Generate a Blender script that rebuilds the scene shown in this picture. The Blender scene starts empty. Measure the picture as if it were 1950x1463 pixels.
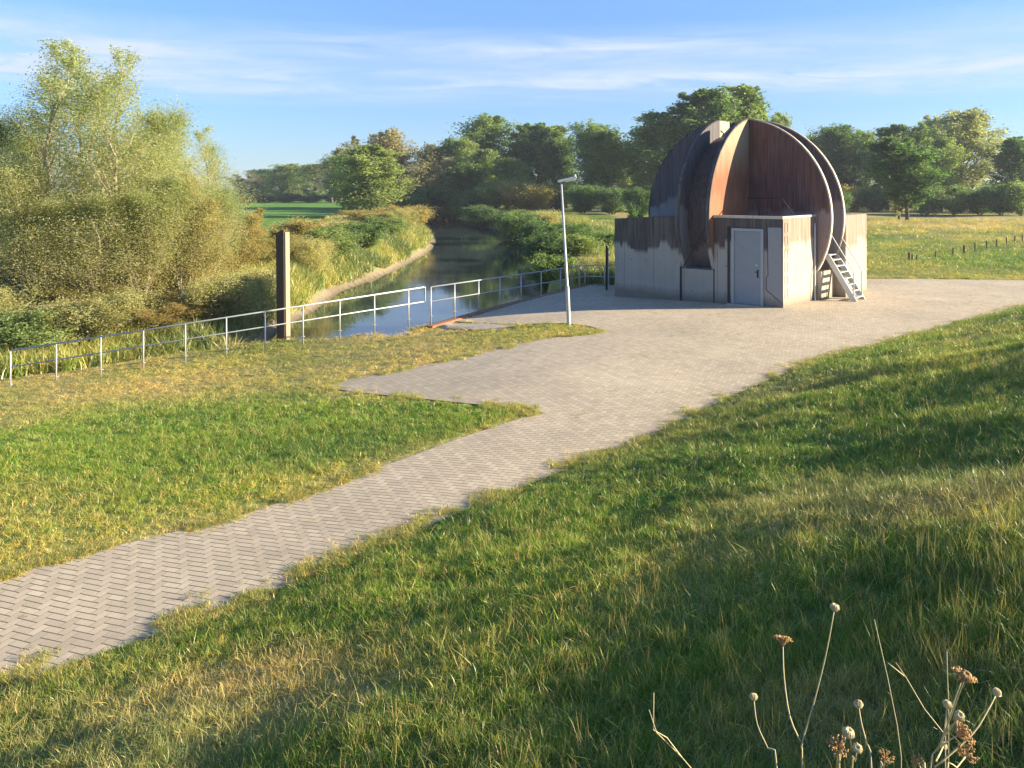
import bpy, bmesh, math, random
import numpy as np
from mathutils import Vector, Matrix
from mathutils.geometry import delaunay_2d_cdt

SC = bpy.context.scene
COL = SC.collection
random.seed(7)
# ------------------------------------------------------------------ camera
F, CX, HY, CZ = 1530.0, 975.0, 360.0, 3.8      # focal length and horizon in photo pixels, eye height
cam = bpy.data.cameras.new("camera"); camo = bpy.data.objects.new("camera", cam); COL.objects.link(camo)
cam.sensor_width = 36; cam.lens = 36 * F / 1950; cam.shift_y = -(731.5 - HY) / 1950
cam.clip_start = .05; cam.clip_end = 6000
camo.location = (0, 0, CZ); camo.rotation_euler = (math.radians(90), 0, 0)
SC.camera = camo
# ------------------------------------------------------------------ sun, sky, exposure
SUN_EL = math.radians(18); SUN_DIR2 = Vector((1, -.10)).normalized()
S = Vector((SUN_DIR2.x * math.cos(SUN_EL), SUN_DIR2.y * math.cos(SUN_EL), math.sin(SUN_EL)))
sun = bpy.data.lights.new("sun", 'SUN'); sun.energy = 5.0; sun.angle = math.radians(.5); sun.color = (1, .86, .62)
suno = bpy.data.objects.new("sun", sun); COL.objects.link(suno); suno.rotation_euler = S.to_track_quat('Z', 'Y').to_euler()
W = bpy.data.worlds.new("World"); SC.world = W; W.use_nodes = True
SC.view_settings.view_transform = 'Standard'; SC.view_settings.look = 'None'
SC.view_settings.exposure = 1.68; SC.view_settings.gamma = 1

def N(nt, t, **kw):
    n = nt.nodes.new(t)
    for k, v in kw.items():
        if k.startswith('i_'):
            n.inputs[k[2:].replace('_', ' ')].default_value = v
        else: setattr(n, k, v)
    return n
def math_(nt, op, a, b=None, c=None, clamp=False):
    n = nt.nodes.new('ShaderNodeMath'); n.operation = op; n.use_clamp = clamp
    for i, x in enumerate((a, b, c)):
        if x is None: continue
        if isinstance(x, (int, float)): n.inputs[i].default_value = x
        else: nt.links.new(x, n.inputs[i])
    return n.outputs[0]
def mixc(nt, f, a, b, blend='MIX'):
    n = nt.nodes.new('ShaderNodeMix'); n.data_type = 'RGBA'; n.blend_type = blend
    for s, x in ((n.inputs[0], f), (n.inputs[6], a), (n.inputs[7], b)):
        if isinstance(x, (int, float)): s.default_value = x
        elif isinstance(x, tuple): s.default_value = (*x, 1) if len(x) == 3 else x
        else: nt.links.new(x, s)
    return n.outputs[2]
def ramp(nt, x, lo, hi, a=0., b=1.):
    n = nt.nodes.new('ShaderNodeMapRange'); n.inputs[1].default_value = lo; n.inputs[2].default_value = hi
    n.inputs[3].default_value = a; n.inputs[4].default_value = b; nt.links.new(x, n.inputs[0]); return n.outputs[0]
def noise(nt, vec, scale, detail=4, rough=.55, dist=0.):
    n = nt.nodes.new('ShaderNodeTexNoise'); n.inputs['Scale'].default_value = scale; n.inputs['Detail'].default_value = detail
    n.inputs['Roughness'].default_value = rough; n.inputs['Distortion'].default_value = dist
    if vec is not None: nt.links.new(vec, n.inputs['Vector'])
    return n.outputs['Fac']
def mapping(nt, vec, scale=(1, 1, 1), rot=(0, 0, 0), loc=(0, 0, 0)):
    n = nt.nodes.new('ShaderNodeMapping'); n.inputs['Scale'].default_value = scale; n.inputs['Rotation'].default_value = rot
    n.inputs['Location'].default_value = loc; nt.links.new(vec, n.inputs['Vector']); return n.outputs[0]

def build_world():
    nt = W.node_tree; nt.nodes.clear(); L = nt.links.new
    out = N(nt, 'ShaderNodeOutputWorld'); bg = N(nt, 'ShaderNodeBackground'); bg.inputs[1].default_value = .076
    sky = N(nt, 'ShaderNodeTexSky', sky_type='NISHITA', sun_disc=False)
    sky.sun_elevation = SUN_EL; sky.sun_rotation = math.atan2(SUN_DIR2.x, SUN_DIR2.y)
    sky.air_density = .85; sky.dust_density = .15; sky.ozone_density = 3.0; sky.altitude = 0
    tc = N(nt, 'ShaderNodeTexCoord'); sep = N(nt, 'ShaderNodeSeparateXYZ'); L(tc.outputs['Generated'], sep.inputs[0])
    # the thin cirrus veil: noise on the plane of the cloud layer
    zz = math_(nt, 'MAXIMUM', sep.outputs[2], .02)
    px = math_(nt, 'DIVIDE', sep.outputs[0], zz); py = math_(nt, 'DIVIDE', sep.outputs[1], zz)
    cb = N(nt, 'ShaderNodeCombineXYZ'); L(px, cb.inputs[0]); L(py, cb.inputs[1])
    v1 = mapping(nt, cb.outputs[0], (.75, 1.0, 1), (0, 0, math.radians(4)), (3.1, .35, 0))
    n1 = noise(nt, v1, 1.0, 9, .66, .9)
    v2 = mapping(nt, cb.outputs[0], (.26, .55, 1), (0, 0, math.radians(12)), (7.3, 2.2, 0))
    n2 = noise(nt, v2, 1.0, 3, .5)
    # bands of veil by elevation above the horizon
    el = math_(nt, 'DIVIDE', sep.outputs[2], math_(nt, 'SQRT', math_(nt, 'ADD', math_(nt, 'MULTIPLY', sep.outputs[0], sep.outputs[0]), math_(nt, 'MULTIPLY', sep.outputs[1], sep.outputs[1]))))
    band = math_(nt, 'SMOOTH_MIN', ramp(nt, el, .095, .135), ramp(nt, el, .205, .165), .2)
    band = math_(nt, 'MAXIMUM', band, .04, clamp=True)
    wisp = math_(nt, 'MULTIPLY', ramp(nt, n1, .36, .74), ramp(nt, n2, .30, .62))
    wisp = math_(nt, 'MINIMUM', math_(nt, 'ADD', wisp, .18), 1.)
    c = math_(nt, 'MULTIPLY', band, wisp, clamp=True)
    c = math_(nt, 'MULTIPLY', c, 1.55, clamp=True)
    tint = mixc(nt, 1.0, sky.outputs[0], SKY_TINT, 'MULTIPLY')
    dim = ramp(nt, el, 0., .24, .60, 1.); cd = N(nt, 'ShaderNodeCombineXYZ')
    for q in range(3): L(dim, cd.inputs[q])
    tint = mixc(nt, 1., tint, cd.outputs[0], 'MULTIPLY')
    L(mixc(nt, c, tint, SKY_CLOUD), bg.inputs[0]); L(bg.outputs[0], out.inputs[0])
SKY_TINT = (.74, .88, 1.10); SKY_CLOUD = (3.0, 3.5, 4.3)
build_world()

# ------------------------------------------------------------------ numpy helpers
def _lat(seed):
    return np.random.RandomState(seed).rand(256, 256)
def vnoise(x, y, seed=0):
    L = _lat(seed); xi = np.floor(x).astype(int); yi = np.floor(y).astype(int)
    fx = x - xi; fy = y - yi; fx = fx * fx * (3 - 2 * fx); fy = fy * fy * (3 - 2 * fy)
    a = L[xi % 256, yi % 256]; b = L[(xi + 1) % 256, yi % 256]; c = L[xi % 256, (yi + 1) % 256]; d = L[(xi + 1) % 256, (yi + 1) % 256]
    return (a * (1 - fx) + b * fx) * (1 - fy) + (c * (1 - fx) + d * fx) * fy
def fbm(x, y, seed=0, o=4):
    s = 0; a = .5; t = 0
    for i in range(o):
        s = s + a * vnoise(x * 2 ** i, y * 2 ** i, seed + i); t += a; a *= .5
    return s / t
def sstep(a, b, x):
    t = np.clip((x - a) / (b - a), 0, 1); return t * t * (3 - 2 * t)
def seg_dist(px, py, poly, closed):
    """distance to a polyline, and the sign of the nearest segment (positive on its right side)"""
    P = np.array(poly, float); n = len(P); best = np.full(px.shape, 1e9); sg = np.ones(px.shape)
    for i in range(n if closed else n - 1):
        a = P[i]; b = P[(i + 1) % n]; d = b - a; l2 = (d @ d) + 1e-12
        t = np.clip(((px - a[0]) * d[0] + (py - a[1]) * d[1]) / l2, 0, 1)
        qx = px - a[0] - t * d[0]; qy = py - a[1] - t * d[1]; dd = np.hypot(qx, qy)
        s = np.sign((px - a[0]) * d[1] - (py - a[1]) * d[0]); m = dd < best - 1e-9
        best = np.where(m, dd, best); sg = np.where(m, s, sg)
    return best, sg
def inside(px, py, poly):
    P = np.array(poly, float); n = len(P); c = np.zeros(px.shape, bool)
    for i in range(n):
        x1, y1 = P[i]; x2, y2 = P[(i + 1) % n]
        if y1 == y2: continue
        c ^= ((y1 > py) != (y2 > py)) & (px < (x2 - x1) * (py - y1) / (y2 - y1) + x1)
    return c
def at(u, v, z):                     # photo pixel to the point at height z
    d = (CZ - z) * F / (v - HY); return ((u - CX) / F * d, d, z)
def atd(u, v, d):                    # photo pixel to the point at distance d
    return ((u - CX) / F * d, d, CZ - (v - HY) / F * d)

# ------------------------------------------------------------------ terrain
WZ = -2.3
def base0(x, y):
    r = -.115 * np.logaddexp(0, (.6 - x) / 1.2) * 1.2
    r = -2.6 * np.tanh(r / -2.6) * (.42 + .58 * sstep(11, 21, y))
    return r - .03 * np.clip((8.6 - x) * .743 - (25.54 - y) * .669, 0, 8)
def ground_px(u, v):
    t = np.linspace(2, 90, 20000); x = (u - CX) / F * t; z = CZ - (v - HY) / F * t
    i = int(np.argmax(z < base0(x, t))); return (float(x[i]), float(t[i]))
FOOT = [ground_px(*p) for p in [(0, 1316), (150, 1262), (300, 1212), (480, 1150), (650, 1074), (840, 995), (1020, 921), (1220, 840), (1400, 752), (1480, 718), (1560, 688), (1700, 648), (1950, 583)]]
def extend(p, q, l):
    d = np.array(q) - np.array(p); d /= np.hypot(*d); return tuple(np.array(q) + d * l)
FOOT = [extend(FOOT[2], FOOT[0], 60)] + FOOT + [extend(FOOT[-2], FOOT[-1], 150)]
W_ = lambda u, v: at(u, v, WZ)[:2]
RIVER = [(-9.0, 28.2)] + [W_(*p) for p in [(520, 645), (535, 628), (560, 614), (600, 592), (627, 572), (650, 556), (689, 541), (712, 532), (744, 520), (770, 507), (791, 496), (812, 484), (824, 473), (830, 462), (828, 450), (815, 440), (805, 432), (800, 424), (806, 415), (835, 409), (870, 405), (930, 402), (930, 406), (870, 411), (853, 417), (880, 424), (908, 430), (935, 436), (962, 441), (990, 449), (1017, 462), (1035, 478), (1020, 494), (1000, 505), (985, 517), (990, 532)]] + [(1.6, 31.9), (-.4, 29.3), (-2.95, 26.1), (-3.6, 26.9), (-6, 27.1), (-8, 27.5)]
QUAY = [(-2.6, 25.35), (-.37, 28.6), (1.86, 31.85), (3.05, 33.55)]
def river_sd(x, y):
    d, _ = seg_dist(x, y, RIVER, True); return np.where(inside(x, y, RIVER), -d, d)
def dike_D(x, y):
    d, s = seg_dist(x, y, FOOT, False); return d * s
def leftbank(x, y):                  # 1 on the far side of the river
    return inside(x, y, [(-500, 16), (-60, 14), (-24, 20.5), (-14.3, 23.4), (-9.0, 26.2), (-8.0, 27.6), W_(545, 622), W_(640, 590), W_(760, 520), W_(835, 470), W_(845, 450), W_(825, 420), W_(860, 408), (-10, 800), (-1500, 2500), (-2500, 27)]).astype(float)
def height(x, y):
    b = base0(x, y)
    sd = river_sd(x, y); lb = leftbank(x, y)
    far = sstep(35, 60, y) * (1 - lb)
    land = b * (1 - lb) + lb * ((b - .15) * (1 - sstep(27, 42, y)) + (-.9 + .25 * fbm(x / 9, y / 9, 31)) * sstep(27, 42, y))
    land = land + far * (.10 * (fbm(x / 12, y / 12, 3) - .5) * 4)
    land = land + .045 * (fbm(x / 2.7, y / 2.7, 13, 2) - .5) * (1 - sstep(35, 45, y))
    land = land + .05 * (fbm(x / 1.7, y / 1.7, 11) - .5) * (1 - sstep(30, 60, y)) * sstep(.0, .8, PAVEDIST(x, y))
    # banks: a flat muddy foot, then a steeper grassy side
    near = (1 - lb) * (1 - sstep(33, 37, y))
    beach = WZ + .02 + .24 * sd + .42 * np.maximum(sd - .3 - 2.6 * np.clip(fbm(x / 3.5, y / 3.5, 5) - .35, 0, 1), 0) + .12 * (fbm(x / .8, y / .8, 6, 3) - .5) * sstep(.1, .8, sd)
    beach2 = WZ + .03 + .10 * sd + .5 * np.maximum(sd - .5 - 1.2 * np.clip(fbm(x / 7, y / 7, 6) - .45, 0, 1), 0)
    steep = WZ + 1.1 * sd; wall = WZ + 14 * sd
    q = (x > -3.3) & (y < 36) & (lb < .5)
    bank = np.where(lb > .5, beach, np.where(q, wall, np.where(y < 30, steep, beach2)))
    z = np.where(sd > 0, np.minimum(land, bank), WZ - .03 - .35 * np.minimum(-sd, 3))
    k = .12; h = z
    D = dike_D(x, y)
    Dp = np.maximum(D, 0)
    rise = .295 * Dp + (.045 * np.logaddexp(0, (Dp - 4.6) / .5) * .5)
    und = .27 * (fbm(x / 2.6, y / 2.6, 21, 3) - .5) * sstep(.5, 3, D)
    rise = rise + und * 1.4 + .07 * (fbm(x / .55, y / .55, 27, 3) - .5) * sstep(.5, 2, D)
    crest = 2.75
    rise = np.where(rise > crest - .6, crest - .6 + .6 * np.tanh((rise - crest + .6) / .6), rise)
    return h + np.where(D > 0, rise, 0)

# pavement outlines (plan)
LEFT_EDGE = [ground_px(*p) for p in [(0, 1105), (33, 1096), (140, 1062), (255, 1034), (375, 1004), (480, 975), (571, 944), (650, 914), (734, 887), (800, 864), (870, 838), (950, 812), (1024, 787)]]
NOTCH = [ground_px(*p) for p in [(1010, 781), (924, 773), (850, 766), (750, 756), (670, 747), (606, 738), (670, 724), (750, 709), (835, 691), (924, 672), (1000, 655), (1060, 643), (1110, 638), (1150, 629)]]
ISLE = [ground_px(*p) for p in [(1120, 621), (1071, 616), (1035, 617), (985, 619)]]
CURB = [ground_px(*p) for p in [(985, 619), (905, 616), (830, 608)]]
REAR = [QUAY[0], QUAY[1], QUAY[2], QUAY[3], (3.2, 34.0), (6, 36.6), ground_px(1648, 531), ground_px(1950, 534), (60, 37.5), (95, 44)]
PAVE = [extend(LEFT_EDGE[2], LEFT_EDGE[0], 12)] + LEFT_EDGE + NOTCH + ISLE + CURB[1:] + REAR + [(95, 44 + 0)] 
_f = FOOT[1:-1]
_far = extend(FOOT[-3], FOOT[-2], 60)
PAVE = PAVE[:-1] + [_far] + _f[::-1] + [extend(FOOT[3], FOOT[1], 12)]
PLATE = [ground_px(*p) for p in [(985, 620.5), (905, 617.5), (832, 609.5), (812, 618), (800, 621), (856, 628), (944, 631)]]
def PAVEMASK(x, y):
    return inside(x, y, PAVE) | inside(x, y, PLATE)

def PAVEDIST(x, y):
    d, _ = seg_dist(x, y, PAVE, True); e, _ = seg_dist(x, y, PLATE, True)
    return np.minimum(d, e) * (~PAVEMASK(x, y))
def mesh_np(name, verts, faces, mat=None, parent=None, smooth=False, attrs=None, link=True):
    """verts (n,3), faces: (m,4)/(m,3) array or list of them"""
    me = bpy.data.meshes.new(name); verts = np.asarray(verts, np.float32)
    fl = faces if isinstance(faces, list) else [faces]; fl = [np.asarray(f, np.int32) for f in fl if len(f)]
    me.vertices.add(len(verts)); me.vertices.foreach_set('co', verts.ravel())
    li = np.concatenate([f.ravel() for f in fl]); cnt = np.concatenate([np.full(len(f), f.shape[1], np.int32) for f in fl])
    me.loops.add(len(li)); me.loops.foreach_set('vertex_index', li)
    me.polygons.add(len(cnt)); st = np.concatenate([[0], np.cumsum(cnt)[:-1]]).astype(np.int32)
    me.polygons.foreach_set('loop_start', st); me.polygons.foreach_set('loop_total', cnt)
    if smooth: me.polygons.foreach_set('use_smooth', np.ones(len(cnt), bool))
    for k, (dom, typ, val) in (attrs or {}).items():
        a = me.attributes.new(k, typ, dom)
        if typ == 'FLOAT_COLOR': a.data.foreach_set('color', np.asarray(val, np.float32).ravel())
        else: a.data.foreach_set('value', np.asarray(val, np.float32).ravel())
    me.update(calc_edges=True)
    if mat: me.materials.append(mat)
    if not link: return me
    o = bpy.data.objects.new(name, me); COL.objects.link(o); o.parent = parent
    return o
def empty(name, loc=(0, 0, 0), rz=0, label=None, cat=None, group=None):
    o = bpy.data.objects.new(name, None); COL.objects.link(o); o.location = loc; o.rotation_euler = (0, 0, rz)
    tag(o, label, cat, group); return o
def tag(o, label=None, cat=None, group=None, kind=None):
    if label: o['label'] = label
    if cat: o['category'] = cat
    if group: o['group'] = group
    if kind: o['kind'] = kind
    return o
def bmobj(name, bm, mat, parent=None, smooth=False):
    me = bpy.data.meshes.new(name); bmesh.ops.recalc_face_normals(bm, faces=bm.faces); bm.to_mesh(me); bm.free()
    if mat: me.materials.append(mat)
    if smooth:
        for p in me.polygons: p.use_smooth = True
    o = bpy.data.objects.new(name, me); COL.objects.link(o); o.parent = parent; return o
def box(bm, x0, x1, y0, y1, z0, z1, bev=0, M=None):
    ret = bmesh.ops.create_cube(bm, size=1); vs = ret['verts']
    for v in vs: v.co = Vector((x0 + (v.co.x + .5) * (x1 - x0), y0 + (v.co.y + .5) * (y1 - y0), z0 + (v.co.z + .5) * (z1 - z0)))
    if bev:
        es = list({e for v in vs for e in v.link_edges}); r = bmesh.ops.bevel(bm, geom=es, offset=bev, segments=2, affect='EDGES', profile=.6)
        vs = list({v for f in r['faces'] for v in f.verts} | set(v for v in vs if v.is_valid))
    if M is not None:
        for v in vs: v.co = M @ v.co
def tube(bm, pts, r, seg=8, cap=True):
    pts = [Vector(p) for p in pts]; rs = r if isinstance(r, (list, tuple)) else [r] * len(pts); rings = []
    up = None
    for i, p in enumerate(pts):
        a = pts[max(i - 1, 0)]; b = pts[min(i + 1, len(pts) - 1)]; d = (b - a).normalized()
        if up is None: up = d.orthogonal().normalized()
        up = (up - d * up.dot(d)).normalized(); w = d.cross(up)
        rings.append([bm.verts.new(p + (up * math.cos(t) + w * math.sin(t)) * rs[i]) for t in [2 * math.pi * k / seg for k in range(seg)]])
    for a, b in zip(rings, rings[1:]):
        for k in range(seg): bm.faces.new((a[k], a[(k + 1) % seg], b[(k + 1) % seg], b[k]))
    if cap: bm.faces.new(rings[0][::-1]); bm.faces.new(rings[-1])
def round_path(pts, r=.08, n=5):
    """polyline with rounded corners"""
    P = [Vector(p) for p in pts]; out = [P[0]]
    for i in range(1, len(P) - 1):
        a, b, c = P[i - 1], P[i], P[i + 1]; d1 = (a - b); d2 = (c - b); rr = min(r, d1.length * .45, d2.length * .45)
        s = b + d1.normalized() * rr; e = b + d2.normalized() * rr
        for k in range(n + 1):
            t = k / n; out.append(s * (1 - t) ** 2 + b * 2 * t * (1 - t) + e * t * t)
    return out + [P[-1]]

# ------------------------------------------------------------------ materials
def new_mat(name):
    m = bpy.data.materials.new(name); m.use_nodes = True; nt = m.node_tree; nt.nodes.clear()
    out = N(nt, 'ShaderNodeOutputMaterial'); b = N(nt, 'ShaderNodeBsdfPrincipled'); nt.links.new(b.outputs[0], out.inputs[0])
    b.inputs['Specular IOR Level'].default_value = .3
    return m, nt, b, out
def bump(nt, b, h, strength=.4, dist=.01):
    n = N(nt, 'ShaderNodeBump'); n.inputs['Strength'].default_value = strength; n.inputs['Distance'].default_value = dist
    nt.links.new(h, n.inputs['Height']); nt.links.new(n.outputs[0], b.inputs['Normal'])

def mat_ground():
    m, nt, b, o = new_mat('ground_material'); L = nt.links.new
    a = N(nt, 'ShaderNodeAttribute', attribute_name='col')
    g = N(nt, 'ShaderNodeNewGeometry'); n1 = noise(nt, g.outputs['Position'], 7, 6, .7); n2 = noise(nt, g.outputs['Position'], .8, 5, .6)
    c = mixc(nt, 1., a.outputs['Color'], mixc(nt, n1, (.45, .45, .42), (1.55, 1.55, 1.5)), 'MULTIPLY')
    c = mixc(nt, 1., c, mixc(nt, n2, (.72, .78, .8), (1.28, 1.2, 1.2)), 'MULTIPLY')
    L(c, b.inputs['Base Color']); b.inputs['Roughness'].default_value = .95; b.inputs['Specular IOR Level'].default_value = .1
    bump(nt, b, n1, .8, .05)
    return m
def mat_paver():
    m, nt, b, o = new_mat('paver_material'); L = nt.links.new
    g = N(nt, 'ShaderNodeNewGeometry'); pos = g.outputs['Position']
    # rows run along (-.403,.915); the weave sits at 45 degrees to them
    ang = math.radians(90 + 23.8) - math.radians(45)
    v = mapping(nt, pos, (1 / .088,) * 3, (0, 0, 0))
    n = N(nt, 'ShaderNodeVectorRotate', rotation_type='Z_AXIS'); n.inputs['Angle'].default_value = -ang; L(v, n.inputs['Vector'])
    warp = noise(nt, pos, .9, 2); 
    sp = N(nt, 'ShaderNodeSeparateXYZ'); L(n.outputs[0], sp.inputs[0])
    x = math_(nt, 'ADD', sp.outputs[0], math_(nt, 'MULTIPLY', warp, .35)); y = math_(nt, 'ADD', sp.outputs[1], math_(nt, 'MULTIPLY', warp, -.5))
    i = math_(nt, 'FLOOR', x); j = math_(nt, 'FLOOR', y); fx = math_(nt, 'SUBTRACT', x, i); fy = math_(nt, 'SUBTRACT', y, j)
    k = math_(nt, 'FLOORED_MODULO', math_(nt, 'SUBTRACT', i, j), 4.)
    is1 = math_(nt, 'COMPARE', k, 1., .1); is2 = math_(nt, 'COMPARE', k, 2., .1); vert = math_(nt, 'GREATER_THAN', k, 1.5)
    hor = math_(nt, 'SUBTRACT', 1., vert)
    along = math_(nt, 'ADD', math_(nt, 'ADD', math_(nt, 'MULTIPLY', fx, hor), math_(nt, 'MULTIPLY', fy, vert)), math_(nt, 'ADD', is1, is2))
    acr = math_(nt, 'ADD', math_(nt, 'MULTIPLY', fy, hor), math_(nt, 'MULTIPLY', fx, vert))
    e = math_(nt, 'MINIMUM', math_(nt, 'MINIMUM', along, math_(nt, 'SUBTRACT', 2., along)), math_(nt, 'MINIMUM', acr, math_(nt, 'SUBTRACT', 1., acr)))
    bi = math_(nt, 'SUBTRACT', i, is1); bj = math_(nt, 'SUBTRACT', j, is2)
    cb = N(nt, 'ShaderNodeCombineXYZ'); L(bi, cb.inputs[0]); L(bj, cb.inputs[1])
    wn = N(nt, 'ShaderNodeTexWhiteNoise', noise_dimensions='3D'); L(cb.outputs[0], wn.inputs['Vector'])
    c = mixc(nt, wn.outputs['Value'], (.43, .36, .262), (.54, .455, .335))
    c = mixc(nt, math_(nt, 'MULTIPLY', vert, .08), c, (.56, .49, .38))  # one brick direction painted paler to mimic low sun on it
    big = noise(nt, pos, .35, 5, .65); c = mixc(nt, 1., c, mixc(nt, big, (.62, .62, .62), (1.35, 1.33, 1.28)), 'MULTIPLY')
    fine = noise(nt, pos, 60, 3); c = mixc(nt, 1., c, mixc(nt, fine, (.8, .8, .8), (1.2, 1.2, 1.2)), 'MULTIPLY')
    eacr = math_(nt, 'MINIMUM', acr, math_(nt, 'SUBTRACT', 1., acr)); eend = math_(nt, 'MINIMUM', along, math_(nt, 'SUBTRACT', 2., along))
    wide = math_(nt, 'ADD', math_(nt, 'MULTIPLY', eacr, vert), math_(nt, 'MULTIPLY', eend, hor))
    joint = math_(nt, 'MINIMUM', ramp(nt, e, .02, .07, .62, 1.), ramp(nt, wide, .045, .10, 0., 1.))
    jc = mixc(nt, ramp(nt, noise(nt, pos, .8, 5, .7), .45, .6), (.15, .12, .085), (.08, .10, .04))
    c = mixc(nt, joint, jc, c)
    # sand and dirt washed in, mossy weeds in patches
    at_ = N(nt, 'ShaderNodeAttribute', attribute_name='edge')
    dirt = math_(nt, 'MULTIPLY', at_.outputs['Fac'], ramp(nt, noise(nt, pos, 2.2, 6, .7), .42, .58), clamp=True)
    c = mixc(nt, math_(nt, 'MULTIPLY', dirt, .85), c, (.33, .27, .19))
    L(c, b.inputs['Base Color']); b.inputs['Roughness'].default_value = .85
    tilt = math_(nt, 'MULTIPLY', math_(nt, 'SUBTRACT', along, 1.), math_(nt, 'SUBTRACT', wn.outputs['Value'], .5))
    tilt2 = math_(nt, 'MULTIPLY', math_(nt, 'SUBTRACT', acr, .5), math_(nt, 'SUBTRACT', math_(nt, 'FRACT', math_(nt, 'MULTIPLY', wn.outputs['Value'], 7.3)), .5))
    hh = math_(nt, 'ADD', math_(nt, 'MULTIPLY', joint, .8), math_(nt, 'MULTIPLY', math_(nt, 'ADD', tilt, tilt2), .5))
    hh = math_(nt, 'ADD', hh, math_(nt, 'MULTIPLY', fine, .15))
    bump(nt, b, hh, .6, .007)
    return m
def mat_concrete(name, light=(.40, .37, .32), dark=(.05, .043, .043), rust=0., topz=2.8, clean=1.55, edge=.14, amount=1., top=None):
    """board-marked concrete with dark run-off stains; it was cleaned and repainted up to `clean` metres with a jagged edge"""
    m, nt, b, o = new_mat(name); L = nt.links.new
    tc = N(nt, 'ShaderNodeTexCoord'); ob = tc.outputs['Object']
    sp = N(nt, 'ShaderNodeSeparateXYZ'); L(ob, sp.inputs[0]); z = sp.outputs[2]
    hsum = math_(nt, 'ADD', sp.outputs[0], math_(nt, 'MULTIPLY', sp.outputs[1], 1.0))
    streak = noise(nt, mapping(nt, ob, (5, 5, .35)), 1., 6, .65)
    fine = noise(nt, mapping(nt, ob, (22, 22, .8)), 1., 4, .6)
    blot = noise(nt, ob, .9, 5, .6); grain = noise(nt, ob, 35, 4, .6)
    sn = N(nt, 'ShaderNodeVectorMath', operation='SNAP'); L(ob, sn.inputs[0]); sn.inputs[1].default_value = (.42, .42, 50)
    blk = math_(nt, 'ADD', math_(nt, 'MULTIPLY', noise(nt, mapping(nt, sn.outputs[0], (1.3, 1.3, 0)), 1., 2, .6), .6), math_(nt, 'MULTIPLY', noise(nt, mapping(nt, ob, (1.2, 1.2, .2)), 1., 3, .6), .4))
    jag = math_(nt, 'SUBTRACT', z, math_(nt, 'ADD', clean, math_(nt, 'MULTIPLY', math_(nt, 'SUBTRACT', math_(nt, 'SNAP', blk, .06), .5), 2.2)))
    stain = ramp(nt, math_(nt, 'ADD', jag, math_(nt, 'MULTIPLY', math_(nt, 'SUBTRACT', streak, .5), edge)), -.07, .09)
    dk = ramp(nt, math_(nt, 'ADD', math_(nt, 'MULTIPLY', streak, .65), math_(nt, 'MULTIPLY', blot, .45)), .30, .58, .62, 1.)
    dk = math_(nt, 'MULTIPLY', math_(nt, 'MULTIPLY', dk, stain), amount, clamp=True)
    lt = mixc(nt, ramp(nt, blot, .3, .7), light, tuple(x * 1.18 for x in light))
    lt = mixc(nt, ramp(nt, streak, .5, .75, 0., .35), lt, tuple(x * .55 for x in light))
    dcol = mixc(nt, ramp(nt, fine, .45, .72), dark, tuple(min(1, x * 2.6 + .02) for x in dark))
    if rust:
        rn = ramp(nt, noise(nt, mapping(nt, ob, (1.4, 1.4, .4)), 1., 4, .6), .35, .65)
        dcol = mixc(nt, math_(nt, 'MULTIPLY', rn, rust), dcol, mixc(nt, fine, (.16, .06, .032), (.36, .14, .07)))
    if top:                      # paler weathered zone towards the top
        f = ramp(nt, math_(nt, 'ADD', z, math_(nt, 'MULTIPLY', math_(nt, 'SUBTRACT', streak, .5), 1.6)), top[0] - .7, top[0] + .6); lt = mixc(nt, f, lt, top[1]); dcol = mixc(nt, f, dcol, tuple(q * .6 for q in top[1]))
    c = mixc(nt, dk, lt, dcol)
    # formwork panel joints, tie holes and a dirty foot
    pj = math_(nt, 'ABSOLUTE', math_(nt, 'SUBTRACT', math_(nt, 'FRACT', math_(nt, 'MULTIPLY', hsum, .8)), .5)); pj = ramp(nt, pj, .490, .494)
    hz = math_(nt, 'SUBTRACT', math_(nt, 'FRACT', math_(nt, 'MULTIPLY', hsum, 1.6)), .5); vz = math_(nt, 'SUBTRACT', math_(nt, 'FRACT', math_(nt, 'MULTIPLY', math_(nt, 'ADD', z, .2), 1.05)), .5)
    td = math_(nt, 'ADD', math_(nt, 'MULTIPLY', math_(nt, 'MULTIPLY', hz, hz), .39), math_(nt, 'MULTIPLY', math_(nt, 'MULTIPLY', vz, vz), .9)); th_ = ramp(nt, td, .0009, .0005)
    ft = math_(nt, 'MULTIPLY', ramp(nt, math_(nt, 'SUBTRACT', z, math_(nt, 'MULTIPLY', blot, .5)), .12, -.22), .6)
    c = mixc(nt, math_(nt, 'MAXIMUM', math_(nt, 'MULTIPLY', math_(nt, 'MAXIMUM', pj, th_), .55), ft, clamp=True), c, (.07, .06, .045))
    L(c, b.inputs['Base Color']); b.inputs['Roughness'].default_value = .88
    brd = math_(nt, 'ABSOLUTE', math_(nt, 'SUBTRACT', math_(nt, 'FRACT', math_(nt, 'MULTIPLY', hsum, 5.5)), .5))
    bump(nt, b, math_(nt, 'ADD', math_(nt, 'ADD', math_(nt, 'MULTIPLY', ramp(nt, brd, .0, .06), .5), math_(nt, 'MULTIPLY', grain, .6)), fine), .55, .012)
    return m
def mat_simple(name, c, rough=.6, metal=0., nscale=20, var=.25, bmp=.2, stretch=(1, 1, 1)):
    m, nt, b, o = new_mat(name); L = nt.links.new
    tc = N(nt, 'ShaderNodeTexCoord'); n1 = noise(nt, mapping(nt, tc.outputs['Object'], stretch), nscale, 5, .6)
    L(mixc(nt, 1., c, mixc(nt, n1, (1 - var,) * 3, (1 + var,) * 3), 'MULTIPLY'), b.inputs['Base Color'])
    b.inputs['Roughness'].default_value = rough; b.inputs['Metallic'].default_value = metal
    bump(nt, b, n1, bmp, .005); return m
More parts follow.
